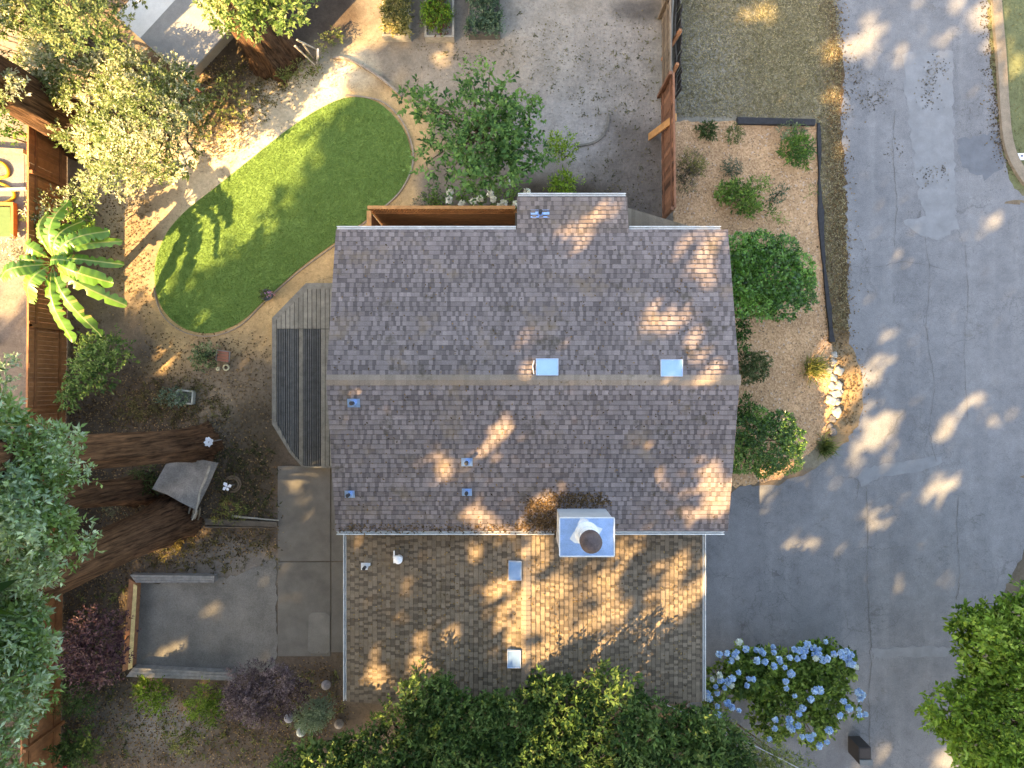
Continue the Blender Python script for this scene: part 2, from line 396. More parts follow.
# ------------------------------------------------------------------ ground, one sheet to the horizon
def build_ground():
    rng = R(3)
    xs = np.concatenate([[-600, -200, -80, -40], np.arange(-24, 24.01, .2), [40, 80, 200, 600]])
    ys = np.concatenate([[-600, -200, -80, -40], np.arange(-18, 18.01, .2), [40, 80, 200, 600]])
    X, Y = np.meshgrid(xs, ys); nx, ny = len(xs), len(ys)
    px = 512+X*S(0); py = 384-Y*S(0)
    def wave(s, seed):
        r = R(seed); o = np.zeros_like(X)
        for _ in range(7):
            a, f, p = r.random()*6.28, s*r.uniform(.5, 1.8), r.random()*6.28
            o += np.sin((X*math.cos(a)+Y*math.sin(a))*f+p)
        return o/3
    w1 = wave(.9, 1); w2 = wave(2.4, 2); w3 = wave(5.5, 4)
    C = np.zeros((*X.shape, 3)); C[:] = (.165, .125, .088)
    def blend(wt, col):
        wt = np.clip(wt, 0, 1)[..., None]; C[:] = C*(1-wt)+np.array(col)*wt
    def el(cx, cy, rx, ry, soft=.35, ang=0, nz=.25):
        a = math.radians(ang); dx, dy = px-cx, -(py-cy)
        u = (dx*math.cos(a)+dy*math.sin(a))/rx; v = (-dx*math.sin(a)+dy*math.cos(a))/ry
        d = np.sqrt(u*u+v*v)+nz*(.5*w1+.6*w2+.4*w3)
        return np.clip((1+soft-d)/(2*soft), 0, 1)
    def rect(x0, x1, y0, y1, soft=8, nz=6):
        m = nz*(.6*w2+.6*w3)
        f = lambda t: np.clip(t/soft*.5+.5, 0, 1)
        return f(px-x0+m)*f(x1-px+m)*f(py-y0+m)*f(y1-py+m)
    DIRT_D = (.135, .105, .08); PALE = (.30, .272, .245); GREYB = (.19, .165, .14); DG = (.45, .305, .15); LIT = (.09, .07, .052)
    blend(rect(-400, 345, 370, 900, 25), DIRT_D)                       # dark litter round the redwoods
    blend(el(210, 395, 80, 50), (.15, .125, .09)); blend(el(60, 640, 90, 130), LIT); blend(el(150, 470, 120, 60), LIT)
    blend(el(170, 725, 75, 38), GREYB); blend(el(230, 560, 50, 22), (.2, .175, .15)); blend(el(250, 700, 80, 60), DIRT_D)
    blend(el(165, 722, 45, 18, .5), (.26, .24, .215))
    blend(rect(330, 680, -300, 222, 12), (.185, .155, .12))             # upper yard
    blend(el(600, 120, 95, 62, .35), PALE); blend(el(560, 40, 120, 60, .5), (.25, .225, .19)); blend(el(620, 60, 50, 60), (.24, .215, .185))
    blend(el(632, 175, 42, 50, .3), (.14, .122, .105)); blend(el(455, 70, 70, 35, .5), (.255, .215, .165))
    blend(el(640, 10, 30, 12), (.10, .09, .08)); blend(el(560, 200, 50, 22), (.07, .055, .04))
    # decomposed granite round the lawn
    for a in [(285, 240, 158, 92, .12, 42), (230, 330, 120, 40, .3, 20), (300, 285, 60, 60, .3), (170, 330, 60, 40, .3), (330, 90, 70, 34, .3, -35), (398, 150, 26, 60, .3), (375, 205, 40, 22, .3)]:
        blend(el(*a), DG)
    blend(el(285, 112, 95, 36, .4, 47), (.58, .48, .33)); blend(el(165, 195, 60, 60, .5), (.5, .42, .30)); blend(el(345, 70, 28, 20, .4), (.55,.46,.32)); blend(el(268,50,40,20,.4), (.12,.085,.05))  # pale ellipses put the sun's glare on the path into the soil colour
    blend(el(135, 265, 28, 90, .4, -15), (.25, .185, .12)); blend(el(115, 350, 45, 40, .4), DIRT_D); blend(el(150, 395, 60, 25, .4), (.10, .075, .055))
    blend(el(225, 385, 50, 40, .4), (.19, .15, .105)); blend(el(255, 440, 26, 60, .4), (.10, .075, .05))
    blend(el(315, 8, 58, 46, .3), (.07, .05, .036)); blend(el(270, 20, 40, 40, .3), (.07, .05, .036))  # redwood's cast shadow painted into the soil as dark ellipses
    # verge of dry grass, strip by the road
    blend(rect(676, 900, -400, 470, 5, 2), (.225, .20, .145)); blend(el(700, 70, 40, 50, .5), (.235, .225, .19)); blend(el(790, 50, 45, 60, .5), (.20, .175, .11))
    blend(rect(822, 860, -200, 350, 5, 4), (.15, .118, .078)); blend(rect(836, 860, -20, 345, 4, 5), (.095, .068, .042))
    blend(el(845, 395, 22, 60, .3), (.25, .17, .095)); blend(el(848, 100, 10, 30, .4), (.2, .12, .06))
    blend(rect(985, 1700, -400, 195, 8, 3), (.13, .14, .07)); blend(el(1030, 580, 40, 90, .4), (.10, .085, .065)); blend(rect(955, 1700, 600, 1300, 18, 12), (.20, .16, .11))  # the dark ellipse at the right edge paints shade into the soil
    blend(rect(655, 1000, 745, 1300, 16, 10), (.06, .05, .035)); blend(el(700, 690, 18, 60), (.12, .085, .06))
    blend(rect(-500, 66, -400, 430, 3, 0)*.7, (.20, .17, .14))
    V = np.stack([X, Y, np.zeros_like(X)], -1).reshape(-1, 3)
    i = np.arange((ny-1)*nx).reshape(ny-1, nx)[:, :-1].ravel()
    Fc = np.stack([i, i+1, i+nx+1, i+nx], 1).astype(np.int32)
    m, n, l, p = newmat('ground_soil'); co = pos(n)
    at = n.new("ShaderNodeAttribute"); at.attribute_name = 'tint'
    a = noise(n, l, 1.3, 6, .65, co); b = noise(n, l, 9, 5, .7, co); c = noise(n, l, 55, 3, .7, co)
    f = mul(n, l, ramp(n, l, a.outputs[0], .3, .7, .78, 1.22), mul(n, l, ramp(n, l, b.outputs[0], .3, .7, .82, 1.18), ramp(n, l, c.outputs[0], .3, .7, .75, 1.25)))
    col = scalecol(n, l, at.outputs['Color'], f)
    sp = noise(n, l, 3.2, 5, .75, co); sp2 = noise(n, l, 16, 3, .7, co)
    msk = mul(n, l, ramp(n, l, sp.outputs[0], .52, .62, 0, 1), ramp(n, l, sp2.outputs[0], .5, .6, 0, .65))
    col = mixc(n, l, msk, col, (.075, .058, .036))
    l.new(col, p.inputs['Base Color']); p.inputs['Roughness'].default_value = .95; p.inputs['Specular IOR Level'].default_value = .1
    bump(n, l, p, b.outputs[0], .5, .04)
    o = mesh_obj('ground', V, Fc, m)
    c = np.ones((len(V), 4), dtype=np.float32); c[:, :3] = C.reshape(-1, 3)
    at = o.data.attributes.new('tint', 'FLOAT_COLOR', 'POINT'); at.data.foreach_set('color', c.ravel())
    tag(o, kind='structure')
build_ground()

def curve(pts, n=8, closed=True):
    """Catmull-Rom through pixel points"""
    A = [np.array(p, float) for p in pts]; m = len(A); out = []
    rg = range(m) if closed else range(m-1)
    for i in rg:
        g = (lambda k: A[k % m]) if closed else (lambda k: A[min(max(k, 0), m-1)])
        p0, p1, p2, p3 = g(i-1), g(i), g(i+1), g(i+2)
        for t in np.linspace(0, 1, n, endpoint=False):
            out.append(.5*((2*p1)+(-p0+p2)*t+(2*p0-5*p1+4*p2-p3)*t*t+(-p0+3*p1-3*p2+p3)*t**3))
    if not closed: out.append(A[-1])
    return out
def sheet(name, pts_px, z, mat, kind='structure', jit=0.0, z0=None, seed=0, n=8, smooth=True, step=4):
    q = curve(pts_px, n) if smooth else [np.array(p, float) for p in pts_px]
    if jit:
        r = R(seed); d = []
        for i in range(len(q)):
            a, b = q[i], q[(i+1) % len(q)]; k = max(1, int(np.hypot(*(b-a))/step))
            for t in range(k): d.append(a+(b-a)*t/k+(r.normal(0, jit, 2) if max(abs(a-512)) < 700 else 0))
        q = d
    mb = MB(); mb.poly([P(x, y)[:2] for x, y in q], -.02 if z0 is None else z0, z)
    return tag(mb.build(name, mat), kind=kind)

# asphalt
def asphalt():
    m, n, l, p = newmat('asphalt'); co = pos(n)
    n1 = noise(n, l, .35, 5, .6, co); n2 = noise(n, l, 2.2, 6, .7, co); n3 = noise(n, l, 45, 3, .85, co); n5 = noise(n, l, .9, 3, .5, stretch(n, l, co, (1.6, .12, 1)))
    base = mixc(n, l, ramp(n, l, n1.outputs[0], .35, .65, 0, 1), (.145, .148, .156), (.188, .19, .197))
    base = mixc(n, l, ramp(n, l, n5.outputs[0], .5, .62, 0, .5), base, (.205, .207, .212))
    f = mul(n, l, ramp(n, l, n2.outputs[0], .3, .7, .84, 1.16), ramp(n, l, n3.outputs[0], .3, .7, .62, 1.38))
    base = scalecol(n, l, base, f)
    wob = noise(n, l, 1.1, 5, .65, co)
    add = n.new("ShaderNodeVectorMath"); add.operation = 'MULTIPLY_ADD'; l.new(wob.outputs['Color'], add.inputs[0]); add.inputs[1].default_value = (.9, .9, 0); l.new(co, add.inputs[2])
    for sc, wd, lo, hi, amt in ((.33, .006, .46, .58, .35), (1.3, .013, .50, .62, .35), (4.2, .03, .50, .62, .45)):
        v = n.new("ShaderNodeTexVoronoi"); v.feature = 'DISTANCE_TO_EDGE'; v.inputs['Scale'].default_value = sc; l.new(add.outputs[0], v.inputs['Vector'])
        line = ramp(n, l, v.outputs['Distance'], wd*.25, wd, amt, 0)
        if hi > .1:
            mk = noise(n, l, .45 if sc < 2 else .6, 3, .6, co); line = mul(n, l, line, ramp(n, l, mk.outputs[0], lo, hi, 0, 1))
        base = mixc(n, l, line, base, (.062, .058, .056))
    st = noise(n, l, .8, 6, .75, co); base = mixc(n, l, ramp(n, l, st.outputs[0], .62, .72, 0, .55), base, (.105, .092, .075))
    pt = noise(n, l, 3.5, 4, .7, co); base = mixc(n, l, ramp(n, l, pt.outputs[0], .68, .72, 0, .6), base, (.085, .075, .062))
    l.new(base, p.inputs['Base Color']); p.inputs['Roughness'].default_value = .85; p.inputs['Specular IOR Level'].default_value = .25
    bump(n, l, p, n3.outputs[0], .35, .01); return m
ASPH = asphalt()
sheet('road', [(834,-260),(834,0),(843,60),(841,110),(846,200),(848,300),(850,342),(862,380),(858,420),(842,445),(815,468),(775,484),(738,487),(716,520),
               (695,560),(690,720),(712,766),(790,800),(860,830),(930,1100),(1010,1100),(985,800),(955,740),(968,690),(1000,600),(1030,540),(1040,490),(1080,470),(1700,470),(1700,200),(1060,205),(1026,197),(1007,170),(996,100),(987,0),(984,-260)],
      .004, ASPH, jit=1.3, seed=4, n=6)
PATCH = mat_tint('asphalt_repair', (.125, .134, .15), .14, 2, .85, .3, 70, usetint=False)
PATCH2 = mat_tint('asphalt_repair_pale', (.195, .202, .212), .14, 2, .85, .3, 70, usetint=False)
MUDDY = mat_tint('broken_asphalt', (.145, .135, .12), .45, 9, .95, .6, 45, usetint=False)
sheet('road_repair', [(858,478),(862,468),(920,459),(943,456),(942,464),(925,470),(880,478),(862,487)], .008, PATCH2, jit=.8, seed=5, smooth=False)
sheet('road_repair', [(902,60),(908,50),(952,52),(955,165),(958,230),(930,236),(915,180)], .008, PATCH2, jit=1.2, seed=6, smooth=False)
sheet('road_repair', [(957,140),(1000,132),(1004,168),(985,178),(962,168)], .008, PATCH, jit=1.5, seed=7, smooth=False)
sheet('road_repair', [(905,222),(935,212),(958,196),(952,215),(948,235),(925,238)], .012, PATCH2, jit=1, seed=8)
# concrete walk beside the house, slab joints
CONC = mat_tint('concrete', (.165, .155, .138), .2, 1.6, .9, .25, 50, usetint=False)
CONC2 = mat_tint('pale_concrete', (.205, .195, .175), .18, 1.6, .9, .25, 50, usetint=False)
for x0, x1, y0, y1 in ((278,330.5,466,561),(278,330.5,562,656),(331.5,372,466,561),(331.5,372,562,652)):
    sheet('path', [(x0,y0),(x1,y0),(x1,y1),(x0,y1)], .02, CONC, smooth=False)
sheet('path', [(309,615),(313,612),(326,612),(330,616),(330,650),(327,653),(312,653),(308,650)], .032, CONC2, smooth=False)
PADM = mat_tint('dusty_pad', (.18, .172, .158), .28, .9, .95, .3, 30, usetint=False)
sheet('pavement', [(134,582),(200,581),(240,575),(276,556),(277,640),(276,672),(236,674),(134,670)], .012, PADM, jit=1.0, seed=9, smooth=False)

# gravel bed
def gravel():
    m, n, l, p = newmat('tan_gravel'); co = pos(n)
    v = n.new("ShaderNodeTexVoronoi"); v.inputs['Scale'].default_value = 22; l.new(co, v.inputs['Vector'])
    sep = n.new("ShaderNodeSeparateColor"); l.new(v.outputs['Color'], sep.inputs[0])
    c = mixc(n, l, ramp(n, l, sep.outputs[0], 0, 1, 0, 1), (.33, .19, .095), (.58, .365, .20))
    nn = noise(n, l, 1.1, 5, .6, co); c = scalecol(n, l, c, ramp(n, l, nn.outputs[0], .3, .7, .8, 1.15))
    c = mixc(n, l, ramp(n, l, sep.outputs[1], .95, .97, 0, .4), c, (.55, .5, .45)); c = mixc(n, l, ramp(n, l, sep.outputs[2], .95, .97, 0, .7), c, (.10, .075, .055))
    l.new(c, p.inputs['Base Color']); p.inputs['Roughness'].default_value = .9
    bump(n, l, p, v.outputs['Distance'], .6, .03); return m
GRAV = gravel()
BED = [(675,121),(736,122),(817,124),(819,200),(822,260),(829,320),(833,350),(838,372),(836,405),(826,432),(808,455),(780,478),(745,486),(700,486),(690,300),(674,230)]
sheet('path', BED, .010, GRAV, jit=.9, seed=12, smooth=False).name = 'gravel_path'

# lawn
LAWN_PX = [(348,98),(378,103),(402,127),(411,155),(408,178),(388,203),(345,235),(300,268),(268,297),(240,322),(212,333),(186,329),(165,312),(156,288),(156,262),(166,235),(185,212),(215,188),(250,160),(285,132),(318,110)]
LAWNP = curve(LAWN_PX, 8)
def lawnmat():
    m, n, l, p = newmat('turf'); co = pos(n)
    a = noise(n, l, .8, 5, .6, co); b = noise(n, l, 22, 4, .75, stretch(n, l, co, (1, 1.6, 1))); c = noise(n, l, 5, 4, .6, co)
    col = mixc(n, l, ramp(n, l, a.outputs[0], .3, .7, 0, 1), (.12, .205, .052), (.165, .265, .072))
    f = mul(n, l, ramp(n, l, b.outputs[0], .3, .7, .8, 1.2), ramp(n, l, c.outputs[0], .3, .7, .85, 1.15))
    l.new(scalecol(n, l, col, f), p.inputs['Base Color']); p.inputs['Roughness'].default_value = .8; p.inputs['Specular IOR Level'].default_value = .15
    bump(n, l, p, b.outputs[0], .8, .03); return m
TURF = lawnmat()
mb = MB(); mb.poly([P(x, y)[:2] for x, y in LAWNP], -.02, .03); tag(mb.build('lawn', TURF), kind='structure')
def scatter_px(poly, n, rng):
    A = np.array(poly, float); lo, hi = A.min(0), A.max(0); out = np.zeros((0, 2))
    while len(out) < n:
        q = lo+(hi-lo)*rng.random((n, 2)); out = np.concatenate([out, q[inpoly(q[:, 0], q[:, 1], poly)]])
    return out[:n]
def px2w(q, z):
    d = (CAMZ-z)/F
    return np.stack([(q[:, 0]-512)*d, (384-q[:, 1])*d, np.full(len(q), z)], 1)
def blades(name, poly, n, L, W, cols, z, seed, mat=LEAF, upk=1.2, kind='stuff', spread=.2, label=None):
    rng = R(seed); b = px2w(scatter_px(poly, n, rng), z)
    d = unit(rng.normal(0, 1, (n, 3))*np.array([1, 1, .3])+np.array([0, 0, upk]))
    nr = unit(rng.normal(0, 1, (n, 3)))
    V, Fc = leaf_quads(b, d, nr, L*rng.uniform(.6, 1.3, n), W*rng.uniform(.7, 1.3, n), rng, .1)
    o = mesh_obj(name, V, Fc, mat, None, pick(cols, n, rng, None, spread)); tag(o, label, kind=kind); return o
tag(blades('grass', [tuple(p) for p in LAWNP], 70000, .055, .012, [(.105,.185,.045),(.15,.24,.062),(.20,.29,.082)], .028, 21), 'short green grass of the kidney shaped lawn', 'grass')
DRYP = [(676,-60),(836,-60),(838,0),(842,60),(838,115),(845,200),(848,330),(826,330),(820,200),(816,117),(676,117)]
tag(blades('dry_grass', DRYP, 52000, .11, .016, [(.11,.10,.05),(.22,.20,.11),(.36,.32,.20),(.55,.49,.34)], .0, 22, upk=.35), 'dry straw coloured grass on the verge above the gravel bed', 'dry grass')
tag(blades('dry_grass', [(1004,-30),(1200,-30),(1200,190),(1026,186),(1010,160)], 5000, .09, .014, [(.08,.09,.03),(.16,.16,.06),(.32,.28,.15)], .0, 23, upk=.7), 'half green grass behind the kerb across the road', 'grass')
# fallen leaves
rl = R(31)
def litter(name, poly, n, cols, seed, label, L=.075, W=.045, z=.02):
    rng = R(seed); q = scatter_px(poly, n, rng); q = q+rng.normal(0, 9, q.shape)*rng.random((n, 1)); b = px2w(q, z); b[:, 2] += rng.random(n)*.02
    d = unit(rng.normal(0, 1, (n, 3))*np.array([1, 1, .15])); nr = unit(rng.normal(0, .3, (n, 3))+np.array([0, 0, 1]))
    V, Fc = leaf_quads(b, d, nr, L*rng.uniform(.5, 1.3, n), W*rng.uniform(.6, 1.3, n), rng, .1)
    tag(mesh_obj(name, V, Fc, LEAF, None, pick(cols, n, rng, None, .3)), label, 'leaf litter', kind='stuff')
litter('leaf_litter', [(60,420),(130,370),(200,400),(270,440),(275,550),(130,575),(125,680),(230,690),(330,660),(350,720),(290,768),(60,768)], 17000,
       [(.035,.025,.018),(.10,.065,.035),(.20,.13,.065),(.30,.22,.12)], 32, 'brown fallen leaves on the shaded ground below the redwoods')
litter('leaf_litter', [(100,180),(150,170),(150,300),(140,380),(200,395),(270,430),(268,340),(150,330),(120,300),(70,330),(70,420),(110,420),(100,300)], 2600,
       [(.05,.035,.022),(.13,.085,.045),(.26,.19,.10)], 33, 'dry leaves on the bare soil between the banana and the lawn')
litter('leaf_litter', [(405,40),(660,10),(660,220),(575,195),(590,130),(520,70),(430,70)], 800, [(.06,.05,.03),(.10,.09,.04),(.16,.13,.08)], 34, 'small dead leaves on the pale bare upper yard', .07, .04)
litter('leaf_litter', [(830,0),(843,0),(846,180),(850,342),(862,380),(850,430),(836,420),(826,330),(828,120)], 2500, [(.06,.04,.022),(.14,.09,.04),(.26,.17,.08)], 35, 'brown leaves gathered along the road edge')
for i, (q, n_) in enumerate((([(853,62),(862,68),(858,85),(866,92),(885,88),(890,94),(872,110),(860,104),(852,85)], 170), ([(928,62),(944,60),(946,70),(936,80),(934,106),(926,110),(923,92),(926,74)], 150), ([(886,146),(902,146),(903,157),(890,161)], 25), ([(917,168),(948,166),(946,180),(924,186)], 70))):
    litter('road_debris', q, n_, [(.05,.046,.042),(.09,.083,.074),(.14,.125,.105),(.2,.19,.17)], 150+i, 'dark crumbled asphalt and debris in the worn road spots', .07, .05, .009)
litter('leaf_litter', [(984,0),(988,0),(999,112),(1003,148),(1013,172),(1008,172),(996,140),(991,80)], 700, [(.03,.025,.018),(.07,.05,.03),(.14,.10,.05)], 37, 'dark leaves collected along the foot of the kerb', .07, .04, .012)
litter('leaf_litter', [(205,60),(310,50),(318,74),(262,108),(240,150),(205,160),(190,130)], 2600, [(.10,.07,.035),(.24,.17,.08),(.4,.3,.16)], 36, 'dry leaves under the big redwood beside the lawn')

# kerb, kerbside strip
CURBM = mat_tint('kerb_concrete', (.21, .17, .125), .25, 3, .9, .3, 40, usetint=False)
cp = curve([(986,-80),(990,0),(995,60),(998,110),(1002,145),(1012,170),(1030,192),(1060,203)], 6, False)
mb = MB(); L = [P(x, y) for x, y in cp]; o = [P(x+9, y-3) for x, y in cp]
mb.poly([p[:2] for p in L]+[p[:2] for p in o[::-1]], -.02, .13); tag(mb.build('kerb', CURBM), kind='structure')

CRK = mat_tint('crack_filler', (.112, .108, .104), .3, 6, .9, 0, 40, usetint=False)
for i, (q, wd) in enumerate((([(866,487),(868,530),(867,580),(871,640),(869,700),(872,768)], .028), ([(958,498),(957,535),(960,575),(956,600)], .024), ([(868,548),(885,549),(905,546)], .02), ([(840,262),(870,268),(905,262),(950,270)], .016),
        ([(925,236),(930,280),(926,330),(934,380),(930,430),(936,462)], .018), ([(895,110),(893,150),(897,200),(894,245)], .02), ([(965,245),(968,300),(964,350),(968,420)], .016), ([(842,478),(858,480),(856,500)], .018))):
    rng = R(700+i); c = curve(q, 10, False); c = [p+rng.normal(0, .55, 2) for p in c]; mb = MB(); L_ = []; R_ = []
    for k, p in enumerate(c):
        d = c[min(k+1, len(c)-1)]-c[max(k-1, 0)]; d = d/np.hypot(*d); nrm = np.array([-d[1], d[0]]); h = wd*.8*S()/2*rng.uniform(.2, 1.4)
        L_.append(P(*(p+nrm*h), .0165)); R_.append(P(*(p-nrm*h), .0165))
    for k in range(len(c)-1): mb.add([L_[k], L_[k+1], R_[k+1], R_[k]], [(0,1,2,3)])
    tag(mb.build('road_crack', CRK), kind='structure')
sheet('road_repair', [(872,649),(905,646),(955,648),(957,656),(910,657),(873,658)], .0085, PATCH2, jit=.9, seed=15, smooth=False)
def weeds(name, label, poly, n, cols, seed, L=.14, W=.03, k=7):
    rng = R(seed); q = scatter_px(poly, n, rng); q += rng.normal(0, 8, q.shape)*rng.random((n, 1)); b = np.repeat(px2w(q, .01), k, 0)+rng.normal(0, .035, (n*k, 3))*np.array([1, 1, .2])
    d = unit(rng.normal(0, 1, (n*k, 3))*np.array([1, 1, .3])+np.array([0, 0, .55])); nr = unit(rng.normal(0, .4, (n*k, 3))+np.array([0, 0, 1])); sz = np.repeat(rng.uniform(.4, 1.4, n), k)
    V, Fc = leaf_quads(b, d, nr, L*sz*rng.uniform(.6, 1.2, n*k), W*sz, rng, .25); tag(mesh_obj(name, V, Fc, LEAF, None, pick(cols, n*k, rng, np.repeat(rng.random(n), k))), label, 'weeds', kind='stuff')
weeds('weeds', 'scattered weeds and ferns on the shaded soil at the lower left', [(70,600),(128,580),(126,682),(232,684),(340,672),(345,705),(320,768),(60,768)], 420, G_OLIVE, 161)
weeds('weeds', 'low weeds on the soil between the redwoods and the concrete walk', [(205,450),(274,440),(276,516),(235,512),(215,500)], 170, [(.03,.035,.015),(.07,.075,.03),(.12,.12,.05)], 162)
weeds('weeds', 'dull ground cover around the planter tray above the redwood', [(135,385),(205,378),(240,420),(200,425),(110,425)], 230, [(.05,.04,.02),(.10,.085,.035),(.16,.15,.06)], 163)
weeds('weeds', 'sparse small weeds on the pale bare upper yard', [(415,45),(660,15),(655,215),(590,205),(600,140),(520,70),(430,80)], 120, [(.05,.055,.025),(.10,.10,.05),(.16,.15,.08)], 164, .10, .028, 5)
weeds('weeds', 'yellow green undergrowth below the pale tree by the path', [(195,70),(250,60),(300,70),(270,110),(230,130),(200,120)], 150, [(.06,.07,.02),(.16,.15,.05),(.3,.26,.1)], 165)
weeds('weeds', 'weeds on the dusty soil above the timber edged pad', [(140,535),(272,530),(275,560),(215,574),(135,572)], 150, [(.06,.055,.025),(.13,.11,.04),(.2,.17,.07)], 166)
# ------------------------------------------------------------------ house
HOUSE = thing('house', 'single storey house with brown shingle roof and a lower wing in front', 'house', (0, 0, 0))
ZE, ZR = 3.6, 4.65
XL, XR, YN, YS, YR = -5.13, 6.29, 4.49, -4.28, .11
def shingles(name, o, ud, sd, width, length, pal, seed, parent, course=.143, mat=None):
    """laminated shingles: random width tabs in overlapping courses; o = top corner, ud along the course, sd down the slope"""
    rng = R(seed); o = np.array(o, float); ud = np.array(ud, float); ud /= np.linalg.norm(ud); sd = np.array(sd, float); sd /= np.linalg.norm(sd)
    nr = np.cross(ud, sd); nr = nr if nr[2] > 0 else -nr
    V = []; Fc = []; Cc = []
    nc = int(math.ceil(length/course))
    for i in range(nc):
        s0, s1 = i*course, min((i+1)*course, length); u = 0.0; high = rng.random() < .5
        wob = rng.normal(0, .004); ctone = rng.normal(1, .05)
        while u < width:
            wd = rng.uniform(.07, .17) if high else rng.uniform(.06, .12); u1 = min(u+wd, width)
            h0, h1 = .004, .019+(.007 if high else 0)+rng.normal(0, .0015)
            j = 1.0*wob
            b = len(V)
            A = o+ud*u+sd*(s0-.0)+nr*h0; B = o+ud*u1+sd*s0+nr*h0; Cq = o+ud*u1+sd*(s1+j)+nr*h1; D = o+ud*u+sd*(s1+j)+nr*h1
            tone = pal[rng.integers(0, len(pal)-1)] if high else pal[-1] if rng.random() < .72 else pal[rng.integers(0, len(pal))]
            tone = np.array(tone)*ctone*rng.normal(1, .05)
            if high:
                t = .9; E = A*(1-t)+D*t; G = B*(1-t)+Cq*t; V += [A, B, G, E, Cq, D, Cq-nr*h1, D-nr*h1]; Fc += [[b, b+1, b+2, b+3], [b+3, b+2, b+4, b+5], [b+5, b+4, b+6, b+7]]; Cc += [tone, tone*.68, tone*.6]  # lower edge and butt darkened to draw the shadow line between courses
            else:                                         # recessed: lower strip and butt face painted darker as the course's shadow
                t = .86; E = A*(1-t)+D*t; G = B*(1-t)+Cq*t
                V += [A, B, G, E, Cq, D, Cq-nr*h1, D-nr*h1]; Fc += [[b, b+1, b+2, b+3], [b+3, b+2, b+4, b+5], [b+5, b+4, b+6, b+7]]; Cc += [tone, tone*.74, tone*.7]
            u = u1; high = not high if rng.random() < .85 else high
    V = np.array(V); 
    Fn = [f for f in Fc]
    # keep faces turned up
    v0, v1, v3 = V[[f[0] for f in Fn]], V[[f[1] for f in Fn]], V[[f[3] for f in Fn]]
    nn = np.cross(v1-v0, v3-v0); flip = (nn@nr) < -1e-9
    Fn = [f[::-1] if k else f for f, k in zip(Fn, flip)]
    return mesh_obj(name, V, np.array(Fn, dtype=np.int32), mat, parent, np.array(Cc))
def roofmat(name, moss):
    m, n, l, p = newmat(name); co = pos(n)
    at = n.new("ShaderNodeAttribute"); at.attribute_name = 'tint'
    a = noise(n, l, .55, 6, .7, co); b = noise(n, l, 45, 3, .7, co); c = noise(n, l, 1.5, 5, .7, co)
    f = mul(n, l, ramp(n, l, a.outputs[0], .3, .7, .86, 1.14), ramp(n, l, b.outputs[0], .3, .7, .78, 1.22))
    col = scalecol(n, l, at.outputs['Color'], f)
    col = mixc(n, l, ramp(n, l, c.outputs[0], .57, .70, 0, .75), col, moss)
    d = noise(n, l, .9, 5, .7, stretch(n, l, co, (1, 1, 1))); col = mixc(n, l, ramp(n, l, d.outputs[0], .55, .72, 0, .6), col, (.25, .18, .115))
    l.new(col, p.inputs['Base Color']); p.inputs['Roughness'].default_value = .92; p.inputs['Specular IOR Level'].default_value = .15
    bump(n, l, p, b.outputs[0], .35, .006); return m
ROOF1 = roofmat('main_shingle', (.075, .062, .042)); ROOF2 = roofmat('wing_shingle', (.10, .075, .045))
PAL1 = [(.232,.190,.180),(.214,.176,.168),(.248,.204,.192),(.198,.162,.154),(.142,.117,.112)]
PAL2 = [(.225,.175,.126),(.205,.16,.115),(.24,.188,.136),(.19,.148,.106),(.125,.098,.072)]
SLN = Vector((0, YN-YR, ZE-ZR)); SLS = Vector((0, YS-YR, ZE-ZR))
# decks under the shingles, with thickness; parts carry the shingle mesh as the roof itself
FASC = mat_tint('fascia_paint', (.16, .105, .07), .2, 6, .7, .2, 40, usetint=False)
WALLM = mat_tint('siding', (.33, .26, .19), .12, 3, .8, .2, 30, usetint=False)
def slab(mb, a, b, c, d, t=.16):
    a, b, c, d = (Vector(v)-Vector((0, 0, .004)) for v in (a, b, c, d)); k = Vector((0, 0, -t))
    mb.add([a, b, c, d, a+k, b+k, c+k, d+k], [(0,1,2,3),(7,6,5,4),(0,4,5,1),(1,5,6,2),(2,6,7,3),(3,7,4,0)])
mb = MB()
slab(mb, (XL,YR,ZR),(XL,YN,ZE),(XR,YN,ZE),(XR,YR,ZR)); slab(mb, (XL,YS,ZE),(XL,YR-.001,ZR),(XR,YR-.001,ZR),(XR,YS,ZE))
XE0, XE1, YE = .147, 3.39, 5.52; slope = (ZR-ZE)/(YN-YR); ZX = ZE-slope*(YE-YN)
slab(mb, (XE0,YN+.001,ZE-.0003),(XE0,YE,ZX),(XE1,YE,ZX),(XE1,YN+.001,ZE-.0003))
mb.build('fascia', FASC, HOUSE)
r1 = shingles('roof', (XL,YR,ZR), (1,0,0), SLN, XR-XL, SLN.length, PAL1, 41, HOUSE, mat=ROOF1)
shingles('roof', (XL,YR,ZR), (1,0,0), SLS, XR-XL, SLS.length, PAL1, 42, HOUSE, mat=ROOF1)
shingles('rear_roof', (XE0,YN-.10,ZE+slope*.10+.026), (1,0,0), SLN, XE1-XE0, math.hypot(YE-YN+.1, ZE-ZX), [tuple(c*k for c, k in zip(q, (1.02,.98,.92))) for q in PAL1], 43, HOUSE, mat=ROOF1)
mb = MB(); rr = R(5); x = XL
while x < XR:                                           # ridge caps
    x1 = min(x+.145, XR+.0); k = rr.normal(1, .07); c = (.255*k, .205*k, .165*k)
    h = .034; mb.add([(x,YR+.15,ZR-.036+h*.6),(x1+.03,YR+.15,ZR-.036+h*.6+.012),(x1+.03,YR,ZR+h+.012),(x,YR,ZR+h),(x,YR-.15,ZR-.036+h*.6),(x1+.03,YR-.15,ZR-.036+h*.6+.012)],
                     [(3,2,1,0),(4,5,2,3)], c); x = x1
mb.build('ridge_cap', ROOF1, HOUSE)
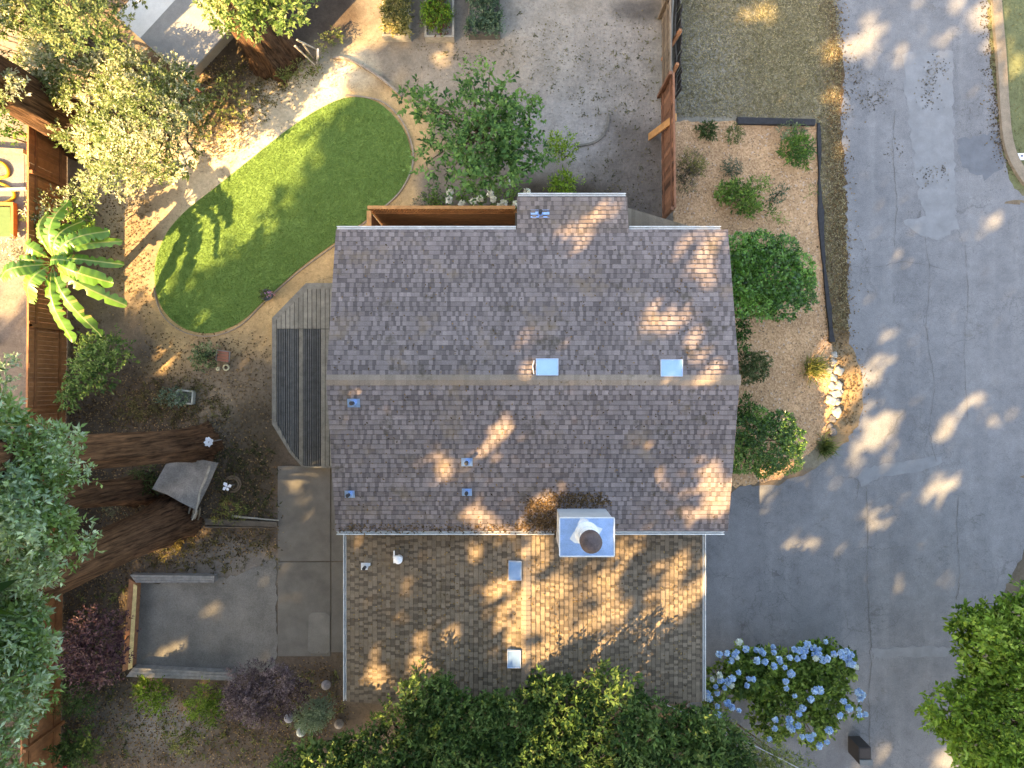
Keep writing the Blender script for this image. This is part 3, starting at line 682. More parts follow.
# wing in front
WE, WR, WXL, WXR, WX, WYN, WYS = 2.5, 3.36, -5.07, 5.84, .41, -4.05, -9.75
SW = Vector((WXL-WX, 0, WE-WR)); SE = Vector((WXR-WX, 0, WE-WR))
mb = MB(); slab(mb, (WXL,WYS,WE),(WX,WYS,WR),(WX,WYN,WR),(WXL,WYN,WE)); slab(mb, (WX+.001,WYS,WR),(WXR,WYS,WE),(WXR,WYN,WE),(WX+.001,WYN,WR)); mb.build('fascia', FASC, HOUSE)
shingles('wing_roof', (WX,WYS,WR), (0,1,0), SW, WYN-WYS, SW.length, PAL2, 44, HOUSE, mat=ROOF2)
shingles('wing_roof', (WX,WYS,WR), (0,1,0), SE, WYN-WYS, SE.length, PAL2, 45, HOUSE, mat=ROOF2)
mb = MB(); y = WYS
while y < WYN:
    y1 = min(y+.145, WYN); k = rr.normal(1, .07); c = (.235*k, .19*k, .15*k); h = .034
    mb.add([(WX-.14,y,WR-.022+h*.6),(WX-.14,y1+.03,WR-.01+h*.6),(WX,y1+.03,WR+h+.012),(WX,y,WR+h),(WX+.14,y,WR-.022+h*.6),(WX+.14,y1+.03,WR-.01+h*.6)], [(0,1,2,3),(3,2,5,4)], c); y = y1
mb.build('ridge_cap', ROOF2, HOUSE)
# small angled roof at the north-east corner
a0, a1, a2, a3 = Vector((3.42,5.40,2.66)), Vector((5.75,4.79,2.40)), Vector((5.75,3.9,2.40)), Vector((3.42,3.9,2.66))
mb = MB(); slab(mb, a0, a3, a2, a1, .12); mb.build('fascia', FASC, HOUSE)
mb = MB(); n_ = 21
for i in range(n_):
    t0, t1 = i/n_, (i+1)/n_; k = rr.normal(1, .10); A = a0.lerp(a1, t0); B = a0.lerp(a1, t1); Cq = a3.lerp(a2, t1); D = a3.lerp(a2, t0); u = Vector((0, 0, .02))
    mb.add([A+u*.2, B+u, Cq+u, D+u*.2], [(3,2,1,0)], (.20*k, .165*k, .125*k))
mb.build('porch_roof', ROOF2, HOUSE)
# walls
mb = MB(); mb.box(XL+.45, XR-.5, YS+.5, YN-.5, -.05, 3.55); mb.add([(XL+.45,YN-.5,3.55),(XL+.45,YS+.5,3.55),(XL+.45,YR,4.46)], [(0,1,2)]); mb.add([(XR-.5,YN-.5,3.55),(XR-.5,YS+.5,3.55),(XR-.5,YR,4.46)], [(2,1,0)])
mb.build('wall', WALLM, HOUSE)
mb = MB(); mb.box(WXL+.4, WXR-.45, WYS+.4, YS+.49, -.05, 2.42); mb.build('wall', WALLM, HOUSE)
mb = MB(); mb.box(XE0+.3, XE1-.3, YN-.49, YE-.4, -.05, 3.2); mb.build('wall', WALLM, HOUSE)
GUT = mat_tint('gutter_paint', (.70, .70, .68), .18, 5, .5, 0, 30, usetint=False)
def gutter(a, b, out):
    """open trough: back, floor and front lip"""
    a = Vector(a); b = Vector(b); out = Vector(out); mb = MB(); z = Vector((0, 0, 1))
    d = (b-a).normalized()
    for off, h0, h1, t in ((.01, -.11, .012, .014), (.085, -.11, .02, .02)):
        p, q = a+out*off+z*(h0+h1)/2, b+out*off+z*(h0+h1)/2; mb.bar(p, q, t, h1-h0)
    mb.bar(a+out*.048-z*.1, b+out*.048-z*.1, .06, .016)
    mb.build('gutter', GUT, HOUSE)
gutter((XL+.02,YN+.015,ZE),(XE0-.03,YN+.015,ZE),(0,1,0)); gutter((XE0+.03,YE+.015,ZX),(XE1-.03,YE+.015,ZX),(0,1,0)); gutter((XE1+.03,YN+.015,ZE),(XR-.2,YN+.015,ZE),(0,1,0))
gutter((XL+.02,YS-.015,ZE),(1.24,YS-.015,ZE),(0,-1,0)); gutter((2.75,YS-.015,ZE),(XR-.1,YS-.015,ZE),(0,-1,0))
gutter((WXL-.015,WYS+.02,WE),(WXL-.015,YS-.0,WE),(-1,0,0)); gutter((WXR+.015,WYS+.02,WE),(WXR+.015,YS,WE),(1,0,0))
# chimney box
CH = MB(); cx0, cx1, cy0, cy1 = 1.30, 2.70, -4.57, -3.60; CH.box(cx0, cx1, cy0, cy1, 2.6, 5.27)
SIDING = mat_tint('pale_metal_cladding', (.42, .44, .48), .1, 4, .55, 0, 30, usetint=False)
ch = CH.build('chimney', SIDING, HOUSE)
mb = MB(); mb.box(cx0-.03, cx1+.03, cy0-.03, cy1+.03, 5.272, 5.30); mb.build('chimney_cap', GALV, ch)
mb = MB()
for a, b in (((cx0-.03,cy0-.03,5.315),(cx1+.03,cy0-.03,5.315)),((cx0-.03,cy1+.03,5.315),(cx1+.03,cy1+.03,5.315)),((cx0-.03,cy0-.016,5.315),(cx0-.03,cy1+.016,5.315)),((cx1+.03,cy0-.016,5.315),(cx1+.03,cy1+.016,5.315))): mb.bar(a, b, .03, .03)
mb.build('rim', METAL_W, ch)
fx, fy = 2.0, -4.0
mb = MB(); star = []
for i in range(16):
    t = 2*math.pi*i/16+.3; r = .46 if i % 4 == 0 else (.30 if i % 2 == 0 else .36)*(1+.1*math.sin(5*i)); star.append((fx-.02+r*math.cos(t), fy+r*math.sin(t)))
mb.poly(star, 5.301, 5.309); mb.lathe(fx, fy, [(.33,5.31),(.25,5.40),(.24,5.46)], 20); mb.build('flashing', METAL_W, ch)
RUST = mat_tint('rusty_metal', (.10, .075, .075), .3, 9, .6, .2, 50, usetint=False)
mb = MB(); mb.lathe(fx, fy, [(.20,5.3),(.20,6.15)], 18); mb.build('flue', METAL_W, ch, True)
mb = MB(); mb.lathe(fx, fy, [(.22,6.10),(.28,6.12),(.28,6.36),(.25,6.44),(.14,6.49),(.02,6.50)], 22); mb.build('flue_cap', RUST, ch, True)
def roof_litter(name, label, poly, n, f, seed, cols):
    rng = R(seed); q = scatter_px(poly, n, rng); q = q+rng.normal(0, 5, q.shape)*rng.random((n, 1))
    b = np.array([f(*v) for v in q]); b[:, 2] += .015
    d = unit(rng.normal(0, 1, (n, 3))*np.array([1, 1, .1])); nr = unit(rng.normal(0, .2, (n, 3))+np.array([0, 0, 1]))
    V, Fc = leaf_quads(b, d, nr, .08*rng.uniform(.5, 1.3, n), .035*rng.uniform(.6, 1.3, n), rng, .05)
    tag(mesh_obj(name, V, Fc, LEAF, None, pick(cols, n, rng, None, .3)), label, 'leaf litter', kind='stuff')
# skylights and vents on the roofs
def roofz(x, y): return ZR-slope*abs(y-YR)*1.0
def onroof(px, py):
    z = 4.3
    for _ in range(8):
        x, y, _q = P(px, py, z); z = roofz(x, y)
    return x, y, z+.02
def onwing(px, py):
    z = 3.0
    for _ in range(8):
        x, y, _q = P(px, py, z); z = WR-(WR-WE)*abs(x-WX)/5.45
    return x, y, z+.02
SKYF = mat_tint('skylight_frame', (.45,.52,.62), .1, 6, .4, 0, 40, usetint=False)
def skylight(px, py, wx, wy, f=onroof, cord=False, glass=GLASSY):
    x, y, z = f(px, py); mb = MB(); hz = .09
    for a in ((x-wx, x+wx, y+wy-0.015, y+wy), (x-wx, x+wx, y-wy, y-wy+0.015), (x-wx, x-wx+0.015, y-wy+0.015, y+wy-0.015), (x+wx-0.015, x+wx, y-wy+0.015, y+wy-0.015)): mb.box(*a, z-.12, z+hz)
    fr = mb.build('skylight', SKYF, HOUSE)
    mb = MB(); mb.box(x-wx+0.015, x+wx-0.015, y-wy+0.015, y+wy-0.015, z-.08, z+hz-.012)
    mb.build('pane', glass, fr)
    if cord:
        mb = MB(); mb.tube([(x-wx-.05, y+wy*.8, z+.03), (x-wx-.09, y+.02, z+.03), (x-wx-.05, y-wy, z+.03), (x-wx+.06, y-wy-.10, z+.03), (x-wx+.16, y-wy-.14, z+.03)], .014, 6); mb.build('cord', METAL_W, fr)
skylight(547, 367, .31, .235, cord=True); skylight(671, 368, .305, .235)
skylight(515, 570, .19, .28, onwing); skylight(514, 658, .20, .26, onwing)
DARKM = mat_tint('dark_metal', (.035, .035, .04), .2, 6, .5, 0, 30, usetint=False)
def vent(px, py, f=onroof, s=1.0, wide=1.0, side=0):
    """pipe vent: flat flashing with a capped stub"""
    x, y, z = f(px, py); mb = MB()
    tl = -slope if y > YR else slope
    def pz(yy, xx): return z+(yy-y)*tl*(1 if f is onroof else 0)+.02
    w_, h_ = .16*s*wide, .12*s
    mb.add([(x-w_,y-h_,pz(y-h_,0)),(x+w_,y-h_,pz(y-h_,0)),(x+w_,y+h_,pz(y+h_,0)),(x-w_,y+h_,pz(y+h_,0))], [(0,1,2,3)])
    mb.lathe(x, y, [(.10*s,z),(.065*s,z+.13)], 12)
    v = mb.build('vent_pipe', METAL_W if f is onwing else GALV, HOUSE)
    mb = MB(); mb.lathe(x, y, [(.055*s,z+.1),(.055*s,z+.32),(.06*s,z+.33),(.03*s,z+.345)], 12); mb.build('pipe_cap', DARKM, v, True)
vent(354,403, wide=1.1); vent(467,462); vent(350,494, s=.9); vent(467,492, s=.9); vent(540,214, wide=1.7)
vent(366,566, onwing, .9)
x, y, z = onwing(398, 556); mb = MB(); mb.box(x-.13, x-.09, y-.20, y+.17, z, z+.06); mb.box(x-.14, x+.05, y-.04, y+.03, z+.02, z+.08); mb.lathe(x+.05, y-.05, [(.10,z),(.10,z+.22),(.125,z+.23),(.125,z+.27),(.03,z+.31)], 18)
v = mb.build('roof_vent', PLAST, HOUSE)

LC = [(.05,.032,.016),(.11,.065,.03),(.2,.12,.05)]
roof_litter('leaf_litter', 'brown debris heaped behind and beside the chimney', [(528,500),(548,498),(552,494),(600,494),(612,505),(556,507),(556,528),(520,529),(526,515)], 1500, onroof, 91, LC)
roof_litter('leaf_litter', 'brown leaves caught along the front eave of the main roof', [(340,526),(553,526),(553,531),(340,531)], 500, onroof, 92, LC)
roof_litter('leaf_litter', 'scattered leaf debris on the main roof slopes', [(340,240),(720,240),(730,375),(718,525),(620,525),(500,525),(345,520),(335,375)], 700, onroof, 93, LC)
roof_litter('leaf_litter', 'scattered leaves on the lower wing roof', [(350,545),(695,545),(695,690),(350,690)], 900, onwing, 94, [(.08,.05,.02),(.18,.11,.04),(.32,.22,.09)])
# ------------------------------------------------------------------ fences and timber
ORANGE = (.42, .17, .055)
def plank_fence(name, label, pts, h, col, seed, group=None, board=.145, gap=.004, posts=1, mat=WOOD_OR, railside=1, tone=.09, top=True):
    rng = R(seed); a = pts[0]; t = thing(name, label, 'fence', (a[0], a[1], 0), group)
    mb = MB(); pm = []; rm = MB()
    for i in range(len(pts)-1):
        A, B = Vector((*pts[i], 0)), Vector((*pts[i+1], 0)); L = (B-A).length; d = (B-A)/L; s = Vector((-d.y, d.x, 0))
        n = int(L/(board+gap))
        for k in range(n):
            p = A+d*(k+.5)*L/n; hh = h+rng.normal(0, .012); kk = rng.normal(1, tone); c = tuple(q*kk for q in col); tilt = rng.normal(0, .008)
            mb.bar(p+Vector((0,0,.02)), p+s*tilt+Vector((0,0,hh)), board, .02, c) if abs(d.y) < .5 else mb.add(*boxv(p, d, s, board, .02, hh, tilt), c)
        for z in (.4, h-.3): rm.bar(A+s*.035*railside+Vector((0,0,z)), B+s*.035*railside+Vector((0,0,z)), .04, .09, tuple(q*.8 for q in col))
        if top: rm.bar(A+Vector((0,0,h+.03)), B+Vector((0,0,h+.03)), .06, .03, tuple(q*1.1 for q in col))
        m = max(1, int(L/2.4))
        for k in range(m+1): pm.append(A+d*L*k/m+s*.09*railside)
    mb.build('board_panel', mat, t); rm.build('rail', mat, t)
    for p in pm:
        q = MB(); q.box(p.x-.05, p.x+.05, p.y-.05, p.y+.05, -.05, h+.04, tuple(c*.85 for c in col)); q.build('post', mat, t)
    return t
def boxv(p, d, s, w_, t_, h, tilt):
    V = []
    for z, k in ((.02, 0), (h, tilt)):
        for sd, ss in ((-1,-1),(1,-1),(1,1),(-1,1)): V.append(p+d*sd*w_/2+s*(ss*t_/2+k)+Vector((0,0,z)))
    return V, [(0,3,2,1),(4,5,6,7),(0,1,5,4),(1,2,6,5),(2,3,7,6),(3,0,4,7)]
xf = P(67, 300)[0]
plank_fence('plank_fence', 'long orange brown board fence along the left edge beside the banana', [(xf, P(0, 118)[1]), (xf, P(0, 330)[1]), (xf-.25, P(0, 800)[1])], 1.9, (.30, .125, .05), 51, railside=1)
# lattice topped screen behind the house
LT = thing('lattice_fence', 'orange timber screen with lattice top standing along the rear eave', 'fence', (-4.44, 5.4, 0))
mb = MB(); rng = R(52); yf = 5.40; x0, x1, H = -4.42, .10, 2.4
for k in range(5): mb.box(x0+.05, x1, yf-.012, yf+.012, .1+k*.36, .1+k*.36+.352, vary((.46, .21, .085), .12, rng))
mb.build('board_panel', WOOD_OR, LT)
mb = MB()
n_ = 50
for k in range(n_):
    xx = x0+.08+(x1-x0-.12)*k/(n_-1); mb.bar((xx-.1, yf-.008, 1.93), (xx+.1, yf-.008, 2.36), .03, .014, vary(ORANGE, .1, rng)); mb.bar((xx+.1, yf+.008, 1.93), (xx-.1, yf+.008, 2.36), .03, .014, vary(ORANGE, .1, rng))
mb.build('lattice', WOOD_OR, LT)
mb = MB(); mb.box(x0-.04, x1, yf+.0, yf+.10, 2.37, 2.42, (.5,.24,.09)); mb.box(x0, x1, yf-.035, yf+.035, 1.90, 1.95, ORANGE); mb.build('rail', WOOD_OR, LT)
mb = MB()
for k in range(4): mb.box(x0-.012, x0+.012, 4.15, yf-.06, .1+k*.57, .1+k*.57+.56, vary((.34,.15,.06), .1, rng))
mb.box(x0-.06, x0+.08, 4.1, yf-.055, 2.372, 2.415, (.5,.24,.09)); mb.build('side_panel', WOOD_OR, LT)
for xx in (x0+.03, -2.2, -.02):
    mb = MB(); mb.box(xx-.045, xx+.045, yf+.02, yf+.11, -.05, 2.36, ORANGE); mb.build('post', WOOD_OR, LT)
# fence between the upper yard and the verge
xr = P(661, 0)[0]
plank_fence('plank_fence', 'red brown board fence between the bare yard and the gravel bed', [(xr, P(0, 97)[1]), (xr+.05, P(0, 222)[1])], 1.85, (.22, .10, .055), 53, railside=-1, tone=.25)
plank_fence('plank_fence', 'low weathered brown board fence at the top of the bare yard', [(xr+.02, P(0, -60)[1]), (xr+.04, P(0, 96)[1])], 1.25, (.17, .125, .085), 58, railside=-1, tone=.2)
OF = thing('wire_fence', 'old grey leaning rail fence beside the dry grass verge', 'fence', (*P(664, 0)[:2], 0))
rng = R(54); ys_ = [P(0, v)[1] for v in (-40, 0, 40, 75, 98)]
for j, (off, z, r) in enumerate(((0, 1.1, .03), (.10, .75, .025), (.30, .25, .03))):
    mb = MB(); mb.tube([(xr+.12+off+rng.normal(0, .05), y, z+rng.normal(0, .05)) for y in ys_], r, 6, (.20, .185, .16)); mb.build('rail', WOOD_GR, OF)
mb = MB()
for i in range(36):
    y = ys_[-1]+(ys_[0]-ys_[-1])*i/35; k = rng.normal(1, .15); mb.bar((xr+.48, y, 0), (xr+.50+rng.normal(0, .02), y, .85+rng.normal(0, .03)), .10, .02, (.10*k, .092*k, .085*k))
mb.build('board_panel', WOOD_GR, OF)
for v, lean in ((-8, .2), (15, .15), (60, .3), (92, .2)):
    y = P(0, v)[1]; mb = MB(); mb.bar((xr+.05, y, 0), (xr+.05+lean, y+.35, 1.35), .10, .10, (.30, .13, .06)); mb.build('post', WOOD_OR, OF)
mb = MB(); mb.bar((*P(649, 137, .1)[:2], .1), (*P(676, 117, 1.75)[:2], 1.75), .24, .05, (.46, .22, .08)); tag(mb.build('plank', WOOD_OR), 'loose orange plank leaning diagonally against the board fence', 'plank')

# deck
DK = thing('deck', 'weathered grey timber deck with clipped corners beside the house', 'deck', (*P(300, 375)[:2], 0))
ZD = .42; rng = R(55)
outer = [(306,283),(336,283),(336,468),(303,468),(289,452),(272,424),(272,318)]
inner = [(307.5,289),(335,289),(335,466),(304,466),(291,450),(276.5,422),(276.5,320)]
def clipx(poly, x):
    ys = []
    for i in range(len(poly)):
        (xa, ya), (xb, yb) = poly[i], poly[(i+1) % len(poly)]
        if (xa-x)*(xb-x) < 0: ys.append(ya+(yb-ya)*(x-xa)/(xb-xa))
    return (min(ys), max(ys)) if len(ys) >= 2 else None
lb, db = MB(), MB(); x = 277.0; k = 0
while x < 335:
    w_ = 4.4; x1 = min(x+w_, 335); ra = clipx(inner, x+.4); rb = clipx(inner, x1-.4)
    if ra and rb:
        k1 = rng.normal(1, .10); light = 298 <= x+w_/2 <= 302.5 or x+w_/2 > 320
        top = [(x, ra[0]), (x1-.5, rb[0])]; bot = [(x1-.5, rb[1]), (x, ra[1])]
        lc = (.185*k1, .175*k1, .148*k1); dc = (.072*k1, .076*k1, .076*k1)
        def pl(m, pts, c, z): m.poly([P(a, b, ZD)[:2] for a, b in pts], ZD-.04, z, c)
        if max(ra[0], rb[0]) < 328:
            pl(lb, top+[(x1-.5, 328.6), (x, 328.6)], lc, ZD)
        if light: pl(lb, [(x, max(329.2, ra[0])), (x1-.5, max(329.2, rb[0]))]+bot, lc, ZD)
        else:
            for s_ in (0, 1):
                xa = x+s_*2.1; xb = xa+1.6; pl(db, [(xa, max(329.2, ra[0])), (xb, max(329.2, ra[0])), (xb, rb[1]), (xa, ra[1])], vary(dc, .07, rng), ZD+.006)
    x = x1
lb.build('decking', WOOD_GR, DK); db.build('dark_decking', WOOD_GR, DK)
mb = MB()
for i in range(len(outer)):
    if i == 1: continue
    a, b = outer[i], outer[(i+1) % len(outer)]; a2, b2 = inner[i], inner[(i+1) % len(outer)]; k1 = rng.normal(1, .08)
    mb.poly([P(*q, ZD)[:2] for q in (a, b, b2, a2)], .0, ZD+.004, (.165*k1, .157*k1, .135*k1))
mb.build('border', WOOD_GR, DK)
mb = MB(); mb.poly([P(*q, .3)[:2] for q in inner], .0, ZD-.045, (.03, .028, .025)); mb.build('frame', WOOD_GR, DK)

# raised sleepers round the dusty pad
def sleeper(label, pts, z, cols, seed, name='timber_sleeper'):
    rng = R(seed); mb = MB()
    a, b, c, d = [np.array(p, float) for p in pts]; n = len(cols)
    for i, cc in enumerate(cols):
        t0, t1 = i/n, (i+1)/n-.03
        q = [a+(d-a)*t0, b+(c-b)*t0, b+(c-b)*t1, a+(d-a)*t1]
        mb.poly([P(*v, z)[:2] for v in q], -.03, z+.004*(i % 2), vary(cc, .06, rng))
    return tag(mb.build(name, WOOD_GR), label, 'timber edging')
g = (.24, .235, .225)
sleeper('grey timber edging along the top of the dusty pad', [(130,575),(214,576),(214,583),(136,583)], .32, [g, g, (.2,.195,.19)], 61)
sleeper('grey timber edging along the bottom of the dusty pad', [(133,668),(232,673),(233,681),(126,677)], .32, [g, (.27,.265,.255), g], 62)
sleeper('pale yellow and brown timber edging at the left end of the dusty pad', [(129,579),(136,583),(131,670),(122,675)], .34, [(.30,.14,.07)], 63)
mb = MB(); mb.poly([P(*v, .37)[:2] for v in ((133.5,584),(137,586),(132,668),(128,670))], .345, .37, (.60,.47,.22)); tag(mb.build('timber_board', WOOD_GR), 'pale yellow board lying on the left timber edging of the pad', 'board')

# edging of the gravel bed
EDG = mat_tint('black_edging', (.033, .033, .036), .3, 8, .9, .2, 30, usetint=False)
mb = MB(); mb.poly([P(x, y, .2)[:2] for x, y in ((738,116.5),(816,118.5),(816,124.5),(738,123))], -.02, .16); tag(mb.build('garden_edging', EDG), 'black board edging across the top of the gravel bed', 'garden edging')
mb = MB(); pth = curve([(817,124),(818,165),(818,190),(820,235),(824,280),(828,318),(830,342)], 6, False); rng = R(64); wv = [1.2+.9*math.sin(i*.55)+(1.6 if 14 < i < 22 or i > 27 else 0) for i in range(len(pth))]
mb.poly([P(x-w_*.5, y)[:2] for (x, y), w_ in zip(pth, wv)]+[P(x+w_+.6, y)[:2] for (x, y), w_ in list(zip(pth, wv))[::-1]], -.02, .10)
tag(mb.build('garden_edging', EDG), 'black wavy edging between the gravel bed and the road verge', 'garden edging')
# steel edging of the granite path and of the lawn
STEEL = mat_tint('dark_edging', (.28, .23, .18), .25, 8, .8, .2, 30, usetint=False)
def strip(px, wd, z, label, mat=STEEL, name='path_edging'):
    q = [Vector(P(x, y)) for x, y in curve(px, 6, False)]; mb = MB()
    for a, b in zip(q[:-1], q[1:]): mb.bar(a+Vector((0,0,z/2-.01)), b+(b-a)*.02+Vector((0,0,z/2-.01)), wd, z+.02, (.16,.145,.12))
    tag(mb.build(name, mat), label, 'edging')
strip([(334,59),(346,60),(362,67),(378,77),(392,88),(402,97)], .07, .14, 'dark curved edging between the granite path and the bare yard')
strip([(345,96),(362,97),(384,103),(402,121),(412,146),(412,168),(400,192),(380,211)], .045, .05, 'thin dark edging along the right end of the lawn')
strip([(380,211),(345,238),(300,271),(266,301),(240,326),(212,336),(184,332),(162,314),(154,288)], .03, .04, 'thin dark edging along the lower side of the lawn')
strip([(577,146),(590,144),(601,138),(607,127),(609,115)], .07, .07, 'curved grey edging on the bare ground of the upper yard', WOOD_GR)

# ------------------------------------------------------------------ redwoods with trunks in view
def redwood(label, base_px, r, top, lean, seed, H=34, crown=(12, 34, 3.6), ncl=2600, vis_crown=True):
    x, y, _ = P(*base_px); rng = R(seed); t = thing('redwood_tree', label, 'tree', (x, y, 0), 'redwoods standing in the garden')
    V = []; Fc = []; seg, rings = 64, 60; ph = rng.random(8)*6.28
    for i in range(rings):
        f = (i/(rings-1))**1.4; z = -.1+f*H
        rr = r*(1-.80*(z/H)) + r*.38*math.exp(-max(z, 0)/.6)
        for k in range(seg):
            a = 2*math.pi*k/seg; tw = a+z*.02
            fl = .10*math.sin(5*tw+ph[0])*math.exp(-max(z, 0)/3)+.05*math.sin(9*tw+ph[1]+.1*z)+.035*math.sin(17*tw+ph[2]+.15*z)+.03*math.sin(27*tw+ph[3])+rng.normal(0, .012)
            V.append((x+lean[0]*z+rr*(1+fl)*math.cos(a), y+lean[1]*z+rr*(1+fl)*math.sin(a), z))
    for i in range(rings-1):
        for k in range(seg):
            k2 = (k+1) % seg; Fc.append((i*seg+k, i*seg+k2, (i+1)*seg+k2, (i+1)*seg+k))
    mesh_obj('trunk', V, np.array(Fc, dtype=np.int32), BARK_RED, t, np.ones((len(Fc), 3)))
    z0, z1, cr = crown
    n = ncl; z = z0+(z1-z0)*rng.random(n)**1.2; mr = cr*(1.02-(z-z0)/(z1-z0))**.8
    a = rng.random(n)*6.283; q = mr*np.sqrt(rng.uniform(.05, 1, n))
    p = np.stack([x+lean[0]*z+q*np.cos(a), y+lean[1]*z+q*np.sin(a), z-.15*q], 1)
    d = (CAMZ-p[:, 2])
    vis = (p[:, 2] < CAMZ-1.2) & (np.abs(p[:, 0]) < d*.80) & (np.abs(p[:, 1]) < d*.62)
    keep = ~lets_sun(p, .25) & ~vis & (p[:, 2] > 4)
    p = p[keep]; n = len(p)
    dd = unit(np.stack([np.cos(a[keep]), np.sin(a[keep]), rng.normal(-.15, .3, n)], 1)+rng.normal(0, .3, (n, 3)))
    nr = unit(rng.normal(0, .6, (n, 3))+np.array([0, 0, 1])); ks = 3
    b = np.repeat(p, ks, 0)+rng.normal(0, .15, (n*ks, 3)); d2 = unit(np.repeat(dd, ks, 0)+rng.normal(0, .4, (n*ks, 3)))
    Vq, Fq = leaf_quads(b, d2, np.repeat(nr, ks, 0), rng.uniform(.4, .8, n*ks), rng.uniform(.14, .26, n*ks), rng, .2)
    if len(b): mesh_obj('crown', Vq, Fq, LEAF, t, pick(G_DARK, len(b), rng))
    return t
redwood('big dark redwood trunk lying across the view above the grey plywood sheet', (201,444), .52, None, (-.012,.052), 71)
redwood('thin dark redwood trunk between the two thick ones at the left', (141,490), .42, None, (-.01,.10), 72, H=26)
redwood('thickest dark redwood trunk running down left from the bundle of sticks', (176,519), .63, None, (-.035,-.035), 73)
redwood('sunlit redwood trunk under pale foliage in the upper left corner', (88,133), .72, None, (-.02,.0), 74, crown=(14,34,3.2))
redwood('wide red barked redwood beside the granite path at the top', (276,56), .66, None, (-.05,.045), 75, crown=(14,34,3.2))

# ------------------------------------------------------------------ broad trees in view
def broadtree(name, label, lobes, base, r, cols, seed, mat=LEAF, group=None, bark=BARK, lean=(0, 0), zt=None, limb=True, **kw):
    x, y = base; t = thing(name, label, 'tree', (x, y, 0), group)
    zmean = sum(l[2] for l in lobes)/len(lobes); zt = zt or zmean*.55
    top = simple_trunk(x, y, zt, r, t, bark, seed, lean)
    foliage('crown', lobes, mat, t, cols, seed=seed, **kw)
    if limb: limbs((x, y, 0), lobes, t, bark, r*.8, seed, trunk_top=top)
    return t
def wxy(px, py, z): return P(px, py, z)[:2]

# bottom tree over the wing roof
poly = [(268,775),(300,752),(335,745),(365,728),(385,712),(405,700),(412,682),(440,676),(452,690),(480,702),(505,695),(520,705),(545,672),(560,676),(585,690),(598,664),(612,661),(625,672),(640,692),(655,705),(680,712),(715,718),(738,735),(748,775),(760,840),(260,840)]
lob = fill_poly(poly, 190, 21, 3.25, 4.2, 81)
broadtree('bay_tree', 'leafy green tree overhanging the front of the wing roof', lob, wxy(490,800,0), .3, [(.022,.05,.013),(.05,.105,.026),(.09,.16,.04),(.165,.235,.075)], 81, dens=85, k=7, leaf=.15, wid=.065, stem=.2, sunny=True, nbig='streak')
lob = lobes_px([(700,728,14),(716,738,16),(735,742,15),(748,752,14),(765,758,14),(782,764,12),(800,768,12),(690,745,16),(720,760,16),(745,772,14),(770,778,14),(660,735,14),(675,722,11)], 2.2, .3, 148)
bush('feathery_shrub', 'feathery olive green shrub under the cable between tree and hydrangea', 'shrub', lob, [(.035,.06,.016),(.08,.12,.03),(.15,.20,.05),(.27,.29,.12)], seed=148, dens=100, leaf=.15, wid=.022, k=8, stem=.2)
# lime tree at the lower right
poly = [(1040,580),(1012,588),(1000,604),(985,612),(962,614),(953,622),(954,640),(962,658),(972,672),(955,690),(938,700),(925,708),(930,722),(948,732),(958,745),(965,800),(1110,860),(1110,580)]
lob = fill_poly(poly, 110, 21, 3.6, 5.6, 82)
broadtree('maple_tree', 'bright green tree at the lower right corner by the road', lob, wxy(1040,710,0), .2, [(.05,.11,.014),(.12,.22,.028),(.2,.33,.045),(.31,.43,.09)], 82, dens=95, k=7, leaf=.16, wid=.07, stem=.2)
# left blue-green tree: two tiers
polyA = [(-70,390),(-5,388),(12,400),(22,425),(60,432),(82,440),(90,462),(84,478),(72,490),(75,510),(88,528),(98,540),(90,552),(72,556),(58,570),(30,588),(-70,600)]
polyB = [(-70,560),(30,575),(55,585),(48,610),(55,625),(48,650),(55,685),(45,705),(40,720),(25,735),(38,755),(36,800),(-70,820)]
lob = fill_poly(polyA, 60, 19, 8.0, 9.6, 83)
broadtree('oak_tree', 'blue green leafy tree covering the redwood trunks at the left edge', lob, (-16.4,-3.3), .25, G_TEAL, 83, bark=BARK, dens=105, k=8, leaf=.165, wid=.06, stem=.24, limb=True, sunny=True)
lob = fill_poly(polyB, 60, 19, 7.2, 8.8, 84)
broadtree('oak_tree', 'blue green leafy tree in the lower left corner over the brown fence', lob, (-16.2,-7.6), .25, G_TEAL, 84, bark=BARK, dens=105, k=8, leaf=.165, wid=.06, stem=.24, sunny=True)
lob = fill_poly([(-30,290),(5,285),(22,300),(30,330),(22,370),(12,392),(-30,395)], 16, 16, 4.5, 5.5, 85)
broadtree('oak_tree', 'small blue green tree at the left edge beside the brown fence', lob, wxy(-10,345,0), .12, G_BLUE, 85, dens=62, k=7, leaf=.16, wid=.06, sunny=True, nbig='core')
# upper left sunlit tree
poly = [(-40,-40),(60,-40),(62,0),(80,30),(85,60),(120,50),(165,55),(190,75),(205,100),(200,120),(212,140),(205,158),(190,172),(165,180),(150,178),(120,200),(95,195),(85,180),(90,160),(62,140),(50,128),(78,118),(60,100),(30,92),(20,70),(30,40),(10,30),(-40,50)]
lob = fill_poly(poly, 120, 15, 1.7, 3.9, 86)
broadtree('elder_tree', 'pale sunlit small leaved tree in the upper left by the lawn', lob, wxy(190,112,0), .16, G_PALE, 86, dens=120, k=7, leaf=.105, wid=.05, zt=1.2, stem=.16, sunny=True, nbig='core')
lob = fill_poly([(30,-40),(140,-40),(135,5),(128,40),(110,62),(80,55),(45,48),(28,25)], 26, 17, 4.6, 6.4, 87)
broadtree('elder_tree', 'darker green tree behind the pale one at the top left corner', lob, wxy(75,5,0), .2, [(.04,.075,.03),(.09,.14,.05),(.16,.21,.08),(.28,.30,.14)], 87, dens=110, k=7, leaf=.11, wid=.05, stem=.16)
